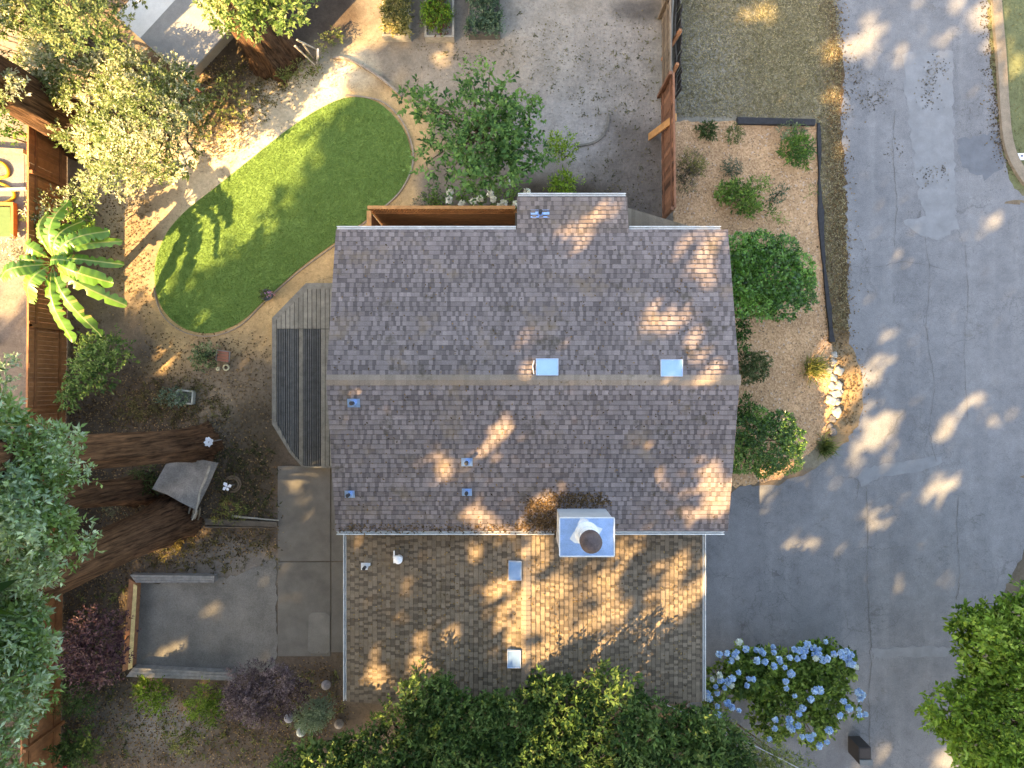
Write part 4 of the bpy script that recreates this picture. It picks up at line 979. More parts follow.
lob = fill_poly([(-60,-50),(45,-50),(52,8),(28,20),(24,25),(0,30),(-60,40)], 16, 16, 5.2, 6.5, 90)+fill_poly([(-60,60),(5,62),(20,75),(17,100),(0,112),(-60,110)], 9, 15, 4, 5, 91)
broadtree('elder_tree', 'washed out pale foliage at the very corner of the upper left', lob, wxy(-30,20,0), .2, G_PALE, 88, dens=110, k=7, leaf=.11, wid=.05, stem=.16)
lob = fill_poly([(193,-60),(310,-60),(308,10),(306,22),(290,30),(270,38),(262,35),(240,34),(222,28),(205,18),(195,0)], 30, 16, 5.4, 7.4, 89)
broadtree('elder_tree', 'pale leafy tree hanging over the red barked redwood at the top', lob, (-8.9,12.6), .2, [(.05,.10,.025),(.12,.19,.05),(.22,.28,.1),(.34,.36,.17)], 89, dens=100, k=7, leaf=.12, wid=.055, stem=.17)
# sparse twigs at (200..250, 90..170)
lob = lobes_px([(222,95,13),(232,88,11),(213,112,10),(240,108,9),(228,122,9),(205,130,9),(246,95,7)], 2.4, .3, 4)
broadtree('elder_tree', 'sparse young tree with thin dark branches between redwood and lawn', lob, wxy(206,104,0), .07, G_OLIVE, 92, dens=45, k=5, leaf=.12, wid=.055)

# fruit tree in the upper yard
lob = lobes_px([(470,74,11),(474,90,11),(478,106,14),(412,98,10),(424,108,13),(438,106,12),(450,118,14),(466,124,20),(482,138,24),(500,132,18),(506,96,9),(506,110,11),(528,106,12),(534,120,10),(518,118,12),(494,158,22),(512,150,18),(532,158,16),(540,156,9),(455,150,14),(440,140,12),(430,150,10),(424,164,9),(442,178,11),(470,172,16),(486,178,14),(506,172,14),(526,172,10),(460,160,12),(490,70,7),(505,85,7),(498,118,12)], 3.0, .5, 93)
broadtree('plum_tree', 'open branched fruit tree with green leaves behind the house', lob, wxy(482,148,0), .11, [(.03,.08,.025),(.065,.15,.04),(.11,.22,.06),(.17,.29,.085)], 93, dens=38, k=7, leaf=.17, wid=.08, stem=.22, zt=1.4, shell=(.4, 1.15))

# ------------------------------------------------------------------ shrubs
def bpx(name, label, cat, lst, z, cols, seed, zj=.1, **kw):
    return bush(name, label, cat, lobes_px(lst, z, zj, seed), cols, seed=seed, **kw)
bpx('green_shrub', 'small bright lime shrub right of the fruit tree', 'shrub', [(563,148,13),(556,142,8),(570,155,8)], .7, G_LIME, 101, dens=110, k=6, leaf=.12, wid=.04)
bpx('green_shrub', 'small bright lime shrub against the rear roof edge', 'shrub', [(564,184,11),(573,184,8),(556,186,8),(566,190,8)], .7, G_LIME, 102, dens=110, k=6, leaf=.12, wid=.04)
rb = bpx('rose_bush', 'rose bush with white flowers behind the lattice fence', 'shrub', [(470,200,13),(487,197,14),(503,200,12),(455,204,10),(440,204,9),(430,202,8),(514,202,9)], .9, G_MID, 103, dens=80, leaf=.10, wid=.05)
bpx('grey_shrub', 'grey green low shrub at the left end of the rose bush', 'shrub', [(428,203,9),(420,206,7),(437,199,8)], .5, [(.06,.07,.05),(.12,.13,.10),(.2,.21,.17)], 104, dens=110, leaf=.10, wid=.025)
WHITE_P = [(.7,.7,.66),(.85,.85,.8)]
def head(parent, px, py, z, r, cols, seed, name='flower_head', n=26, mat=PETAL):
    rng = R(seed); x, y, _ = P(px, py, z); u = unit(rng.normal(0, 1, (n, 3))); u[:, 2] = np.abs(u[:, 2])*1.0
    b = np.array([x, y, z])+u*r*.55; d = unit(u+rng.normal(0, .7, (n, 3))); nr = unit(u+rng.normal(0, .25, (n, 3)))
    V, Fc = leaf_quads(b-d*r*.35, d, nr, np.full(n, r*.85), np.full(n, r*.7), rng, .1)
    return mesh_obj(name, V, Fc, mat, parent, pick(cols, n, rng, None, .1))
for i, (a, b) in enumerate([(450,193),(473,202),(490,194),(493,199),(504,203),(527,192),(480,199),(509,181),(449,200),(462,204),(516,204),(500,207)]):
    head(rb, a, b, 1.75, .15, WHITE_P, 200+i)
# gravel bed
bpx('round_shrub', 'large round glossy green shrub in the gravel bed beside the roof', 'shrub', [(770,276,28),(750,262,18),(745,285,18),(760,300,18),(782,302,18),(798,290,15),(796,268,16),(782,252,16),(760,248,16),(740,248,14),(735,268,14),(740,303,12),(806,300,9),(805,280,8)], 1.0, [(.025,.075,.013),(.055,.155,.025),(.105,.25,.04),(.19,.37,.07)], 105, zj=.1, mat=LEAF_GLOSS, dens=170, leaf=.11, wid=.06, k=6, lump=.35, shell=(.75, 1.0), stem=.09)
bpx('round_shrub', 'clipped round dark green shrub at the lower corner of the gravel bed', 'shrub', [(768,445,26),(748,432,16),(745,455,18),(762,465,12),(785,458,16),(792,440,13),(780,425,14),(758,420,13),(736,462,10),(738,442,12)], 1.0, [(.025,.065,.013),(.05,.13,.023),(.11,.225,.04),(.25,.37,.085)], 106, zj=.06, mat=LEAF_GLOSS, dens=230, leaf=.085, wid=.045, k=6, lump=.2, shell=(.8, 1.0), stem=.06)
bpx('round_shrub', 'small round olive green shrub next to the right edge of the roof', 'shrub', [(753,366,12),(745,360,9),(762,362,9),(747,375,9),(760,373,8)], .6, [(.02,.04,.014),(.05,.085,.03),(.10,.13,.05),(.15,.17,.075)], 107, zj=.05, dens=260, leaf=.075, wid=.04, k=6, lump=.2, shell=(.75, 1.0), stem=.06)
bpx('green_shrub', 'narrow dark green shrub half hidden under the right roof edge', 'shrub', [(739,330,9),(740,342,8),(738,322,7)], .8, G_DARK, 108, dens=140, leaf=.09, wid=.045)
bpx('green_shrub', 'dark leafy shrub at the roof edge above the clipped round one', 'shrub', [(742,405,10),(748,416,10),(739,418,9)], .9, G_DARK, 109, dens=140, leaf=.09, wid=.045)
bpx('grey_shrub', 'grey and yellow twiggy shrub beside the red brown fence', 'shrub', [(686,173,11),(691,162,10),(685,185,9),(697,168,8)], .5, [(.035,.032,.028),(.085,.075,.06),(.15,.14,.07),(.22,.21,.05)], 110, dens=330, leaf=.08, wid=.025)
bpx('spreading_shrub', 'low sprawling green plant in the middle of the gravel bed', 'shrub', [(728,193,10),(740,200,12),(752,188,8),(762,184,7),(735,188,8),(750,204,9),(745,212,7),(722,196,6),(768,212,5)], .3, [(.05,.10,.025),(.09,.17,.03),(.15,.25,.05),(.23,.33,.08)], 111, zj=.05, dens=110, leaf=.12, wid=.05)
bpx('spreading_shrub', 'spiky green plant near the top right of the gravel bed', 'shrub', [(790,155,9),(798,148,8),(795,140,7),(785,152,7),(802,160,7),(806,150,5)], .3, [(.035,.085,.02),(.07,.15,.03),(.13,.24,.045)], 112, zj=.05, dens=120, leaf=.16, wid=.04)
bpx('spreading_shrub', 'dusty grey green plant under the black edging board', 'shrub', [(786,132,8),(796,130,7),(780,136,5)], .25, [(.08,.11,.06),(.15,.19,.11),(.24,.28,.18)], 113, zj=.04, dens=90, leaf=.10, wid=.03)
bpx('spreading_shrub', 'small dark blue green plant right of the sprawling one', 'shrub', [(777,196,6),(781,191,5),(774,202,5)], .3, [(.03,.06,.04),(.06,.10,.06),(.1,.15,.09)], 114, zj=.04, dens=120, leaf=.09, wid=.03)
for (a, b, lab) in ((707,131,'tiny green tuft in gravel, nearest the fence of three'),(733,135,'tiny green tuft in gravel, just below the black edging board'),(731,168,'tiny grey green tuft in gravel, lowest of three')):
    bpx('plant_tuft', lab, 'plant', [(a,b,6.5)], .16, [(.03,.05,.015),(.07,.11,.03),(.13,.18,.05)] if b != 168 else [(.05,.07,.045),(.09,.12,.08)], 115+a, zj=.01, dens=420, leaf=.11, wid=.035, stems=False, group='small tufts in the gravel')
bpx('plant_tuft', 'little weed at the lower edge of the sprawling gravel plant', 'plant', [(780,220,4)], .1, G_MID, 119, zj=.01, dens=150, leaf=.09, wid=.025, stems=False)
bpx('plant_tuft', 'little weed growing on the black edging by the road', 'plant', [(814,190,4),(809,194,3)], .15, G_MID, 120, zj=.01, dens=150, leaf=.09, wid=.025, stems=False)
def grassclump(name, label, px, py, r, cols, seed, n=240, L=.5, group=None):
    rng = R(seed); x, y, _ = P(px, py); t = thing(name, label, 'grass clump', (x, y, 0), group)
    a = rng.random(n)*6.283; b = np.stack([x+rng.normal(0, r*.35, n), y+rng.normal(0, r*.35, n), np.zeros(n)+.02], 1)
    d = unit(np.stack([np.cos(a), np.sin(a), rng.uniform(.25, 1.4, n)], 1)); nr = unit(np.stack([-np.sin(a), np.cos(a), rng.normal(0, .4, n)], 1))
    V, Fc = leaf_quads(b, d, unit(np.cross(nr, d)), L*rng.uniform(.5, 1.1, n), np.full(n, .022), rng, .35)
    mesh_obj('leaves', V, Fc, LEAF, t, pick(cols, n, rng)); return t
grassclump('grass_clump', 'yellow green ornamental grass near the white stones', 812, 368, .35, [(.06,.09,.025),(.14,.17,.05),(.26,.26,.10)], 121, 300, .75)
grassclump('grass_clump', 'green ornamental grass at the corner of bed and driveway', 824, 447, .3, [(.05,.08,.025),(.10,.15,.05),(.18,.22,.09)], 122, 320, .5)
# stones
def rock(label, px, py, r, col, seed, name='stone', h=.6, z=0, group=None, mat=STONE):
    rng = R(seed); x, y, _ = P(px, py); import bmesh
    bm = bmesh.new(); bmesh.ops.create_icosphere(bm, subdivisions=3, radius=1); ph = rng.random(6)*6.28; sx, sy = rng.uniform(.75, 1.25, 2); rot = rng.random()*3.14
    for v in bm.verts:
        c = v.co.copy(); k = 1+.14*math.sin(2.3*c.x*2+ph[0])+.12*math.sin(2.9*c.y*2+ph[1])+.10*math.sin(3.5*c.z*2+ph[2])+.05*math.sin(9*c.x+ph[3])*math.sin(8*c.y+ph[4])
        q = c*k; q.x *= sx; q.y *= sy; v.co = (x+r*(q.x*math.cos(rot)-q.y*math.sin(rot)), y+r*(q.x*math.sin(rot)+q.y*math.cos(rot)), z+r*h*.6+r*h*q.z)
    V = [tuple(v.co) for v in bm.verts]; Fc = [[v.index for v in f.verts] for f in bm.faces]; bm.free()
    return tag(mesh_obj(name, V, Fc, mat, None, [col]*len(Fc), True), label, 'stone', group)
rng = R(65); stones = [(834,355),(832,362),(838,371),(833,378),(837,386),(835,394),(836,402),(839,392),(832,386),(834,410),(831,419),(829,426),(836,412),(832,432),(828,370),(830,400)]
for i, (a, b) in enumerate(stones):
    dark = i in (10, 11, 13)
    rock('dark grey stone at the foot of the pale stone row' if dark else 'pale sunlit stone in the row edging the gravel bed', a, b, rng.uniform(.10, .19), (.13, .12, .115) if dark else (.32, .30, .265), 300+i, group='dark stones at the end of the row' if dark else 'pale stones along the gravel bed')
# hydrangea
HYP = [(706,694),(712,672),(724,655),(745,648),(768,652),(782,655),(800,648),(828,643),(848,654),(850,668),(838,684),(842,692),(860,694),(862,712),(845,712),(830,716),(826,738),(812,742),(790,730),(768,738),(755,722),(738,708),(716,706)]
lob = fill_poly(HYP, 46, 15, .6, 1.6, 123)
hy = bush('hydrangea_bush', 'big hydrangea bush covered in blue flower heads beside the driveway', 'shrub', lob, [(.04,.08,.014),(.10,.175,.03),(.18,.27,.05),(.29,.37,.10)], seed=123, dens=85, leaf=.16, wid=.10, k=6)
BLUE_P = [(.20,.37,.76),(.32,.50,.84),(.48,.65,.89),(.68,.80,.92)]
hz = [(238,57),(272,92),(180,113),(142,117),(200,148),(228,133),(228,105),(322,95),(345,100),(355,112),(325,147),(365,153),(405,80),(408,110),(507,95),(485,135),(522,140),(552,128),(538,100),(408,175),(435,140),(462,182),(492,212),(466,250),(440,155),(572,68),(600,85),(625,95),(660,57),(632,118),(605,118),(648,147),(700,118),(735,110),(760,100),(745,130),(768,140),(785,172),(790,165),(780,120),(108,240),(125,275),(142,220),(148,246),(168,280),(203,235),(182,250),(200,268),(236,207),(286,237),(276,270),(84,308),(94,333),(132,308),(132,370),(182,355),(137,412),(204,375),(238,392),(632,293),(588,337),(510,320),(548,380),(530,405),(484,437),(415,435),(495,482),(412,480),(525,465),(386,532),(570,518),(602,510),(545,520),(630,562),(668,545),(677,487),(728,415),(820,300),(828,335),(822,385),(825,412),(840,315),(772,377),(748,347),(470,285)]
rng = R(66)
hz = hz+[(hz[k][0]+rng.normal(0, 16), hz[k][1]+rng.normal(0, 12)) for k in rng.permutation(len(hz))[:max(0, 98-len(hz))]]
for i, (a, b) in enumerate(hz):
    px_, py_ = 690+a/4.876, 630+b/4.876; pale = rng.random()
    c = BLUE_P if pale < .9 else [(.55,.62,.66),(.75,.78,.72)]
    ex = max(abs(px_-785)/78, abs(py_-692)/52); head(hy, px_, py_, 2.12-.5*ex**2+rng.uniform(-.08, .08), rng.uniform(.095, .155), c, 400+i, n=40)
# lower left garden
lob = lobes_px([(100,640,20),(85,655,17),(115,625,15),(105,665,18),(75,640,14),(92,620,13),(120,650,12),(85,680,12),(70,668,10)], 1.6, .3, 124)
t = bush('purple_shrub', 'dark purple leaved shrub left of the dusty pad', 'shrub', lob, PURPLE, seed=124, dens=85, leaf=.10, wid=.05)
lob = lobes_px([(262,690,18),(245,680,15),(280,680,15),(250,700,17),(275,705,17),(290,695,14),(240,700,13),(262,672,12),(300,690,10),(235,690,10),(258,714,11)], 1.1, .2, 125)
bush('purple_shrub', 'dusty purple grey shrub below the concrete walk', 'shrub', lob, [(.045,.032,.042),(.09,.067,.087),(.145,.11,.14),(.22,.18,.21)], seed=125, dens=190, leaf=.08, wid=.035)
bpx('green_shrub', 'lime green shrub under the bottom edging of the dusty pad, nearest the purple shrub', 'shrub', [(152,695,13),(144,688,9),(162,700,9),(158,688,9)], .6, [(.06,.11,.012),(.13,.22,.024),(.22,.34,.045)], 126, dens=120, leaf=.11, wid=.045)
bpx('green_shrub', 'lime green shrub beside the dusty purple grey shrub', 'shrub', [(205,700,13),(212,712,11),(198,708,10),(206,690,9),(218,700,8)], .6, [(.05,.10,.012),(.11,.19,.024),(.2,.3,.045)], 127, dens=120, leaf=.11, wid=.045)
bpx('green_shrub', 'small faded green shrub on the pale soil at the bottom', 'shrub', [(184,742,10),(176,738,8),(192,738,7)], .4, G_OLIVE, 128, dens=90, leaf=.11, wid=.04)
bpx('green_shrub', 'soft green shrub between the brown fence and the pale soil', 'shrub', [(75,698,13),(88,703,11),(66,704,10),(80,690,9)], .7, [(.025,.06,.018),(.05,.105,.03),(.09,.15,.045)], 129, dens=110, leaf=.12, wid=.03)
rb2 = bpx('green_shrub', 'green shrub with one pink red bloom at the bottom left', 'shrub', [(75,742,12),(90,738,10),(68,752,11),(82,755,12),(95,748,8)], .8, [(.03,.06,.018),(.07,.12,.03),(.14,.2,.05)], 130, dens=90, leaf=.12, wid=.06)
head(rb2, 66, 765, 1.0, .12, [(.4,.02,.05),(.6,.05,.12)], 501)
bpx('leafy_bush', 'wide green bush below the banana plant', 'shrub', [(97,360,18),(112,350,14),(85,375,14),(105,375,14),(120,342,9),(78,390,11),(92,345,11),(122,356,10),(70,400,9)], 1.3, [(.025,.06,.02),(.055,.115,.03),(.10,.18,.045),(.17,.25,.08)], 131, dens=75, leaf=.14, wid=.06)
bpx('leafy_bush', 'pale sunlit shrub between the banana leaves and the fence top', 'shrub', [(40,212,12),(52,200,10),(35,225,9),(75,200,12),(82,190,10),(68,212,10),(92,204,9)], 1.4, G_PALE, 132, dens=75, leaf=.10, wid=.045)
bpx('leafy_bush', 'green shrub growing among the banana stems', 'shrub', [(80,218,13),(88,232,10),(72,230,11),(60,235,9)], 1.2, G_MID, 133, dens=75, leaf=.12, wid=.05)
bpx('leafy_bush', 'pale grey flowering shrub outside the fence at the left edge', 'shrub', [(12,250,12),(22,262,10),(8,265,10),(28,250,8)], 1.2, [(.15,.15,.12),(.3,.3,.25),(.5,.5,.45)], 134, dens=75, leaf=.10, wid=.045)
bpx('leafy_bush', 'green bush behind the neighbour patio at the left edge', 'shrub', [(8,125,9),(18,132,7),(2,135,8)], 1.0, G_MID, 135, dens=80, leaf=.12, wid=.06)
bpx('low_plant', 'brownish ground plant between the redwood trunk and the planter', 'plant', [(150,402,11),(165,410,9),(140,410,8)], .3, [(.05,.05,.02),(.11,.10,.04),(.18,.15,.07)], 136, dens=80, leaf=.12, wid=.025)
bpx('low_plant', 'fern like plant between redwood trunk and grey plywood sheet', 'plant', [(145,470,11),(138,482,9),(150,485,9)], .5, [(.03,.05,.015),(.07,.095,.03),(.13,.15,.055)], 137, dens=80, leaf=.16, wid=.03)
bpx('low_plant', 'grey green plant in the gap between the two lower redwood trunks', 'plant', [(114,504,9),(122,500,6)], .4, [(.06,.075,.045),(.12,.14,.09),(.2,.22,.15)], 138, dens=90, leaf=.14, wid=.03)
bpx('low_plant', 'orange sunlit ground plant below the thick redwood trunk', 'plant', [(165,546,10),(175,538,8),(158,540,7),(182,552,7)], .25, [(.10,.085,.02),(.22,.17,.04),(.36,.26,.08)], 139, dens=80, leaf=.10, wid=.03)
bpx('low_plant', 'ferny green plant along the soil near the concrete walk', 'plant', [(232,506,8),(222,514,7),(240,515,6)], .2, G_OLIVE, 140, dens=80, leaf=.12, wid=.025, stems=False)
bpx('low_plant', 'low green weeds at the path bend under the top redwood', 'plant', [(300,72,8),(312,66,7),(285,78,8),(326,45,8),(335,38,7)], .3, G_OLIVE, 141, dens=80, leaf=.12, wid=.04, stems=False)
bpx('low_plant', 'flowering plants behind the plant pot trolley by the lawn', 'plant', [(203,352,7),(211,350,6),(205,362,7),(198,358,6),(214,358,5)], .4, [(.03,.06,.03),(.07,.12,.05),(.16,.22,.1),(.3,.33,.2)], 142, dens=130, leaf=.10, wid=.045)
# dome shrub, balls
bpx('dome_shrub', 'smooth grey green dome shaped shrub left of the wing corner', 'shrub', [(314,712,15),(304,716,11),(323,706,11),(309,720,11),(320,717,9)], .6, [(.14,.21,.15),(.20,.28,.20),(.27,.36,.27)], 143, zj=.02, dens=420, leaf=.045, wid=.03, k=6, stem=.05, flat=.9)
for i, (a, b, c, lab) in enumerate(((326,685,(.33,.30,.31),'pale round ball stone above the dome shaped shrub'),(289,718,(.27,.27,.31),'grey round ball stone beside the dome shaped shrub'),(301,732,(.47,.50,.47),'whitest round ball stone below the dome shaped shrub'),(339,724,(.27,.23,.20),'brownish round ball stone near the wing corner'))):
    x, y, _ = P(a, b, .12); mb = MB(); r = .16; mb.lathe(x, y, [(r*math.sin(t), .12-r*math.cos(t)) for t in np.linspace(.15, 3.1, 12)], 18, c)
    tag(mb.build('stone_ball', STONE, None, True), lab, 'garden ball')
fl = thing('flower_plant', 'small plant with pink and red blooms in the bottom bed', 'plant', P(315, 744)); rng = R(67)
for i in range(7): head(fl, 315+rng.normal(0, 4), 743+rng.normal(0, 4), .2, .06, [(.55,.12,.15),(.75,.4,.42)], 510+i, n=12)
foliage('foliage', lobes_px([(315,744,5)], .15, .01, 3), LEAF, fl, G_OLIVE, dens=140, leaf=.08, wid=.03, seed=3)

# ------------------------------------------------------------------ banana plant
BN = thing('banana_plant', 'banana plant with huge sunlit paddle leaves by the left fence', 'plant', P(110, 280))
bx, by = P(108, 281)[:2]; cz = 2.6; ctr = np.array([*P(55, 262, cz)[:2], cz])
mb = MB(); mb.tube([(bx,by,-.05),((bx*2+ctr[0])/3,(by*2+ctr[1])/3,1.0),((bx+2*ctr[0])/3,(by+2*ctr[1])/3,1.8),tuple(ctr)], [.16,.14,.12,.06], 12, (.20,.19,.07)); mb.build('pseudostem', PLAST, BN, True)
def banana_leaf(tip, zt, W, seed, c0=None):
    rng = R(seed); t3 = np.array([*P(*tip, zt)[:2], zt]); s = ctr if c0 is None else np.array([*P(*c0, cz)[:2], cz-.1]); V = []; Fc = []; Cc = []
    n = 40; d = t3-s; hor = np.array([-d[1], d[0], 0]); hor /= np.linalg.norm(hor); prev = None; fold = rng.uniform(.25, .5); tw = rng.normal(0, .25); notch = np.ones(n+1); cc = np.array([(.11,.25,.04),(.15,.30,.055),(.085,.20,.03)][seed % 3])
    nl, nrr = np.ones(n+1), np.ones(n+1)
    for _ in range(9): nl[rng.integers(8, n-2)] = rng.uniform(.3, .75); nrr[rng.integers(8, n-2)] = rng.uniform(.3, .75)
    base = len(V)
    for i in range(n+1):
        t = i/n; p = s+d*t+np.array([0, 0, .55*math.sin(math.pi*min(t*1.05, 1))-.25*t*t]); p = p+hor*.06*math.sin(t*3+seed)
        wd = 0.02 if t < .12 else W*.5*min(1, ((t-.12)/.18))**.7*(1 if t < .75 else math.sqrt(max(0, 1-((t-.75)/.25)**2))+.02)
        up = np.array([0, 0, 1.0]); a = hor*math.cos(tw)+up*math.sin(tw)
        rip = .025*math.sin(i*1.7+seed)
        V += [p+a*wd*nl[i]-up*(wd*fold-rip), p+a*.02, p-a*.02, p-a*wd*nrr[i]-up*(wd*fold+rip)]
        if i:
            b = base+4*(i-1)
            k = rng.normal(1, .06); g = cc*k; mrib = np.array((.32,.38,.13)); edge = g*.9 if rng.random() > .025 else np.array((.30,.24,.08))
            Fc += [[b,b+4,b+5,b+1],[b+1,b+5,b+6,b+2],[b+2,b+6,b+7,b+3]]; Cc += [edge, mrib, g]
    o = mesh_obj('leaf', V, np.array(Fc, dtype=np.int32), BAN, BN, np.array(Cc), True); return o
BAN = mat_leaf('banana_blade', .35, .35, .5)
for i, (tip, zt, W_) in enumerate([((62,197),2.9,.50),((42,209),2.6,.30),((80,219),2.8,.42),((105,229),2.9,.52),((118,238),2.4,.36),((120,261),2.4,.38),((109,281),2.9,.56),((122,306),2.3,.46),((95,337),2.0,.52),((66,342),2.0,.48),((24,302),2.7,.66),((-6,279),3.0,.56),((14,266),2.6,.34),((20,240),2.7,.46),((72,262),3.1,.32)]):
    banana_leaf(tip, zt, W_*.92, 600+i)

# ------------------------------------------------------------------ small things in the garden
TOP = thing('garden_shed', 'small shed with white and grey gable roof at the top left', 'shed', P(165, 20)); u = np.array((.68,.74)); v = np.array((.74,-.68)); r0 = np.array(P(140, 38, 2.0)[:2])
def Q(a, b, z): p = r0+u*a+v*b; return (p[0], p[1], z)
WHITE_R = mat_tint('pale_roofing', (.62,.60,.56), .08, 3, .7, .2, 30, usetint=False); GREY_R = mat_tint('grey_roofing', (.30,.295,.28), .14, 3, .85, .2, 40, usetint=False)
mb = MB(); slab(mb, Q(0,0,2.0), Q(0,-1.35,1.6), Q(4.2,-1.35,1.6), Q(4.2,0,2.0), .08); mb.build('roof', WHITE_R, TOP)
mb = MB(); slab(mb, Q(4.2,.003,2.0), Q(4.2,1.55,1.5), Q(0,1.55,1.5), Q(0,.003,2.0), .08); mb.build('roof', GREY_R, TOP)
TANW = mat_tint('tan_siding', (.42,.33,.22), .12, 4, .8, .2, 30, usetint=False)
mb = MB()
Vw = [Q(.12,-1.2,-.05),Q(.12,.9,-.05),Q(4.1,.9,-.05),Q(4.1,-1.2,-.05),Q(.12,-1.2,1.5),Q(.12,.9,1.5),Q(4.1,.9,1.5),Q(4.1,-1.2,1.5)]
mb.add(Vw, [(0,1,5,4),(1,2,6,5),(2,3,7,6),(3,0,4,7)]); mb.add([Q(.12,-1.2,1.5),Q(.12,.9,1.5),Q(.12,0,1.9)], [(0,1,2)]); mb.build('wall', TANW, TOP)
mb = MB(); mb.bar(Q(.06,1.3,-.05), Q(.06,1.3,1.5), .10, .10, (.35,.13,.09)); mb.build('post', WOOD_OR, TOP)

# raised vegetable beds
def raised_bed(label, x0, x1, y1, cols, seed, frame=(.30,.27,.22)):
    t = thing('raised_bed', label, 'planter', P((x0+x1)/2, 10), 'raised vegetable beds at the top'); z = .4
    a = P(x0, y1, z); b = P(x1, y1, z); ytop = P(0, -60, z)[1]; th = .07
    mb = MB(); k = frame
    mb.box(a[0], b[0], a[1], a[1]+th, -.02, z, k); mb.box(a[0], a[0]+th, a[1]+th+.002, ytop-th-.002, -.02, z-.01, k); mb.box(b[0]-th, b[0], a[1]+th+.002, ytop-th-.002, -.02, z-.01, k); mb.box(a[0], b[0], ytop-th, ytop, -.02, z, k)
    mb.build('frame', WOOD_GR, t)
    mb = MB(); mb.box(a[0]+th, b[0]-th, a[1]+th, ytop-th, 0, z-.07, (.06,.045,.032)); mb.build('soil', PADM, t)
    rng = R(seed); lob = []
    for _ in range(64): lob.append((rng.uniform(a[0]+.12, b[0]-.12), rng.uniform(a[1]+.15, ytop-.2), z+rng.uniform(0, .12), rng.uniform(.10, .22)))
    foliage('foliage', lob, LEAF, t, cols, dens=200, k=6, leaf=.10, wid=.04, seed=seed)
    return t
rbA = raised_bed('raised bed with sparse yellowing plants, leftmost of the beds', 382, 410, 36, [(.05,.06,.02),(.14,.14,.04),(.28,.24,.08),(.36,.30,.14)], 144)
rbB = raised_bed('raised bed full of bright green and reddish greens, middle of the beds', 424.5, 454, 37, [(.10,.02,.015),(.05,.12,.012),(.11,.2,.02),(.2,.3,.03)], 145)
raised_bed('raised bed of grey green leaves without a pale rim, rightmost of the beds', 468, 500, 34, [(.04,.075,.04),(.08,.13,.075),(.14,.2,.13)], 146, (.10,.09,.075))
# flower pot by the lawn
pot = thing('flower_pot', 'round pot of purple flowers standing at the lawn edge by the deck', 'flower pot', P(269.5, 295))
x, y, _ = P(269.5, 296); mb = MB(); mb.lathe(x, y, [(.12,0),(.19,.26),(.205,.27),(.205,.31),(.175,.31),(.17,.25)], 20, (.10,.105,.12)); mb.build('pot', PLAST, pot, True)
foliage('foliage', [(x,y,.33,.13)], LEAF, pot, G_OLIVE, dens=500, leaf=.07, wid=.03, seed=5)
for i in range(9): head(pot, 269.5+R(i).normal(0, 2.4), 294.5+R(i+50).normal(0, 2.4), .42, .05, [(.35,.15,.35),(.6,.4,.6)] if i % 3 else [(.5,.08,.12),(.7,.5,.5)], 520+i, n=10)
# little red trolley
TR = thing('garden_trolley', 'small red slatted trolley with pale wheels near the lawn', 'trolley', P(223, 357)); RED = (.32,.12,.075)
mb = MB()
for k in range(4): mb.bar((*P(217.5, 351.5+k*2.7, .3)[:2], .3), (*P(228.5, 353+k*2.7, .3)[:2], .3), .065, .03, RED)
mb.build('slat_panel', PLAST, TR)
mb = MB()
for (a, b), (c, d) in (((217,350),(230,352)),((230,352),(229,362)),((229,362),(216,360)),((216,360),(217,350))): mb.bar((*P(a,b,.26)[:2],.26), (*P(c,d,.26)[:2],.26), .03, .03, (.25,.24,.22))
for a, b in ((217,350),(230,352),(229,362),(216,360)): mb.bar((*P(a,b,.0)[:2],0), (*P(a,b,.26)[:2],.26), .03, .03, (.25,.24,.22))
mb.build('frame', PLAST, TR)
for a, b in ((227,367.5),(219,369)):
    mb = MB(); x, y, _ = P(a, b); r = .09 if a > 220 else .045; pts = [(x+r*math.cos(t), y+r*math.sin(t), .08) for t in np.linspace(0, 2*math.pi, 17)]; mb.tube(pts, .03, 6, (.52,.5,.33)); mb.build('wheel', PLAST, TR, True)
# planter trays
pt = thing('planter_tray', 'pale tray of small green seedlings on the brown soil', 'planter', P(182, 397))
mb = MB()
for a, b, c, d in ((178,390,193,391.5),(193,391.5,192,404),(192,404,175,402.5),(175,402.5,178,390)): mb.bar((*P(a,b,.2)[:2],.12), (*P(c,d,.2)[:2],.12), .05, .22, (.34,.36,.32))
mb.build('frame', PLAST, pt); mb = MB(); mb.poly([P(*q, .1)[:2] for q in ((178.5,391),(192,392),(191.5,403),(176,402))], 0, .12, (.05,.045,.04)); mb.build('soil', PADM, pt)
foliage('foliage', lobes_px([(181,394,4),(188,397,3.5),(180,400,3.5),(186,401,3)], .18, .02, 6), LEAF, pt, [(.05,.09,.05),(.10,.16,.09),(.2,.26,.18)], dens=220, leaf=.08, wid=.04, seed=6)
bpx('low_plant', 'blue green seedlings spilling to the left of the pale tray', 'plant', [(170,394,6),(174,398,6),(164,399,5)], .2, [(.05,.09,.06),(.10,.17,.12),(.2,.28,.22)], 147, zj=.02, dens=140, leaf=.09, wid=.05, stems=False)
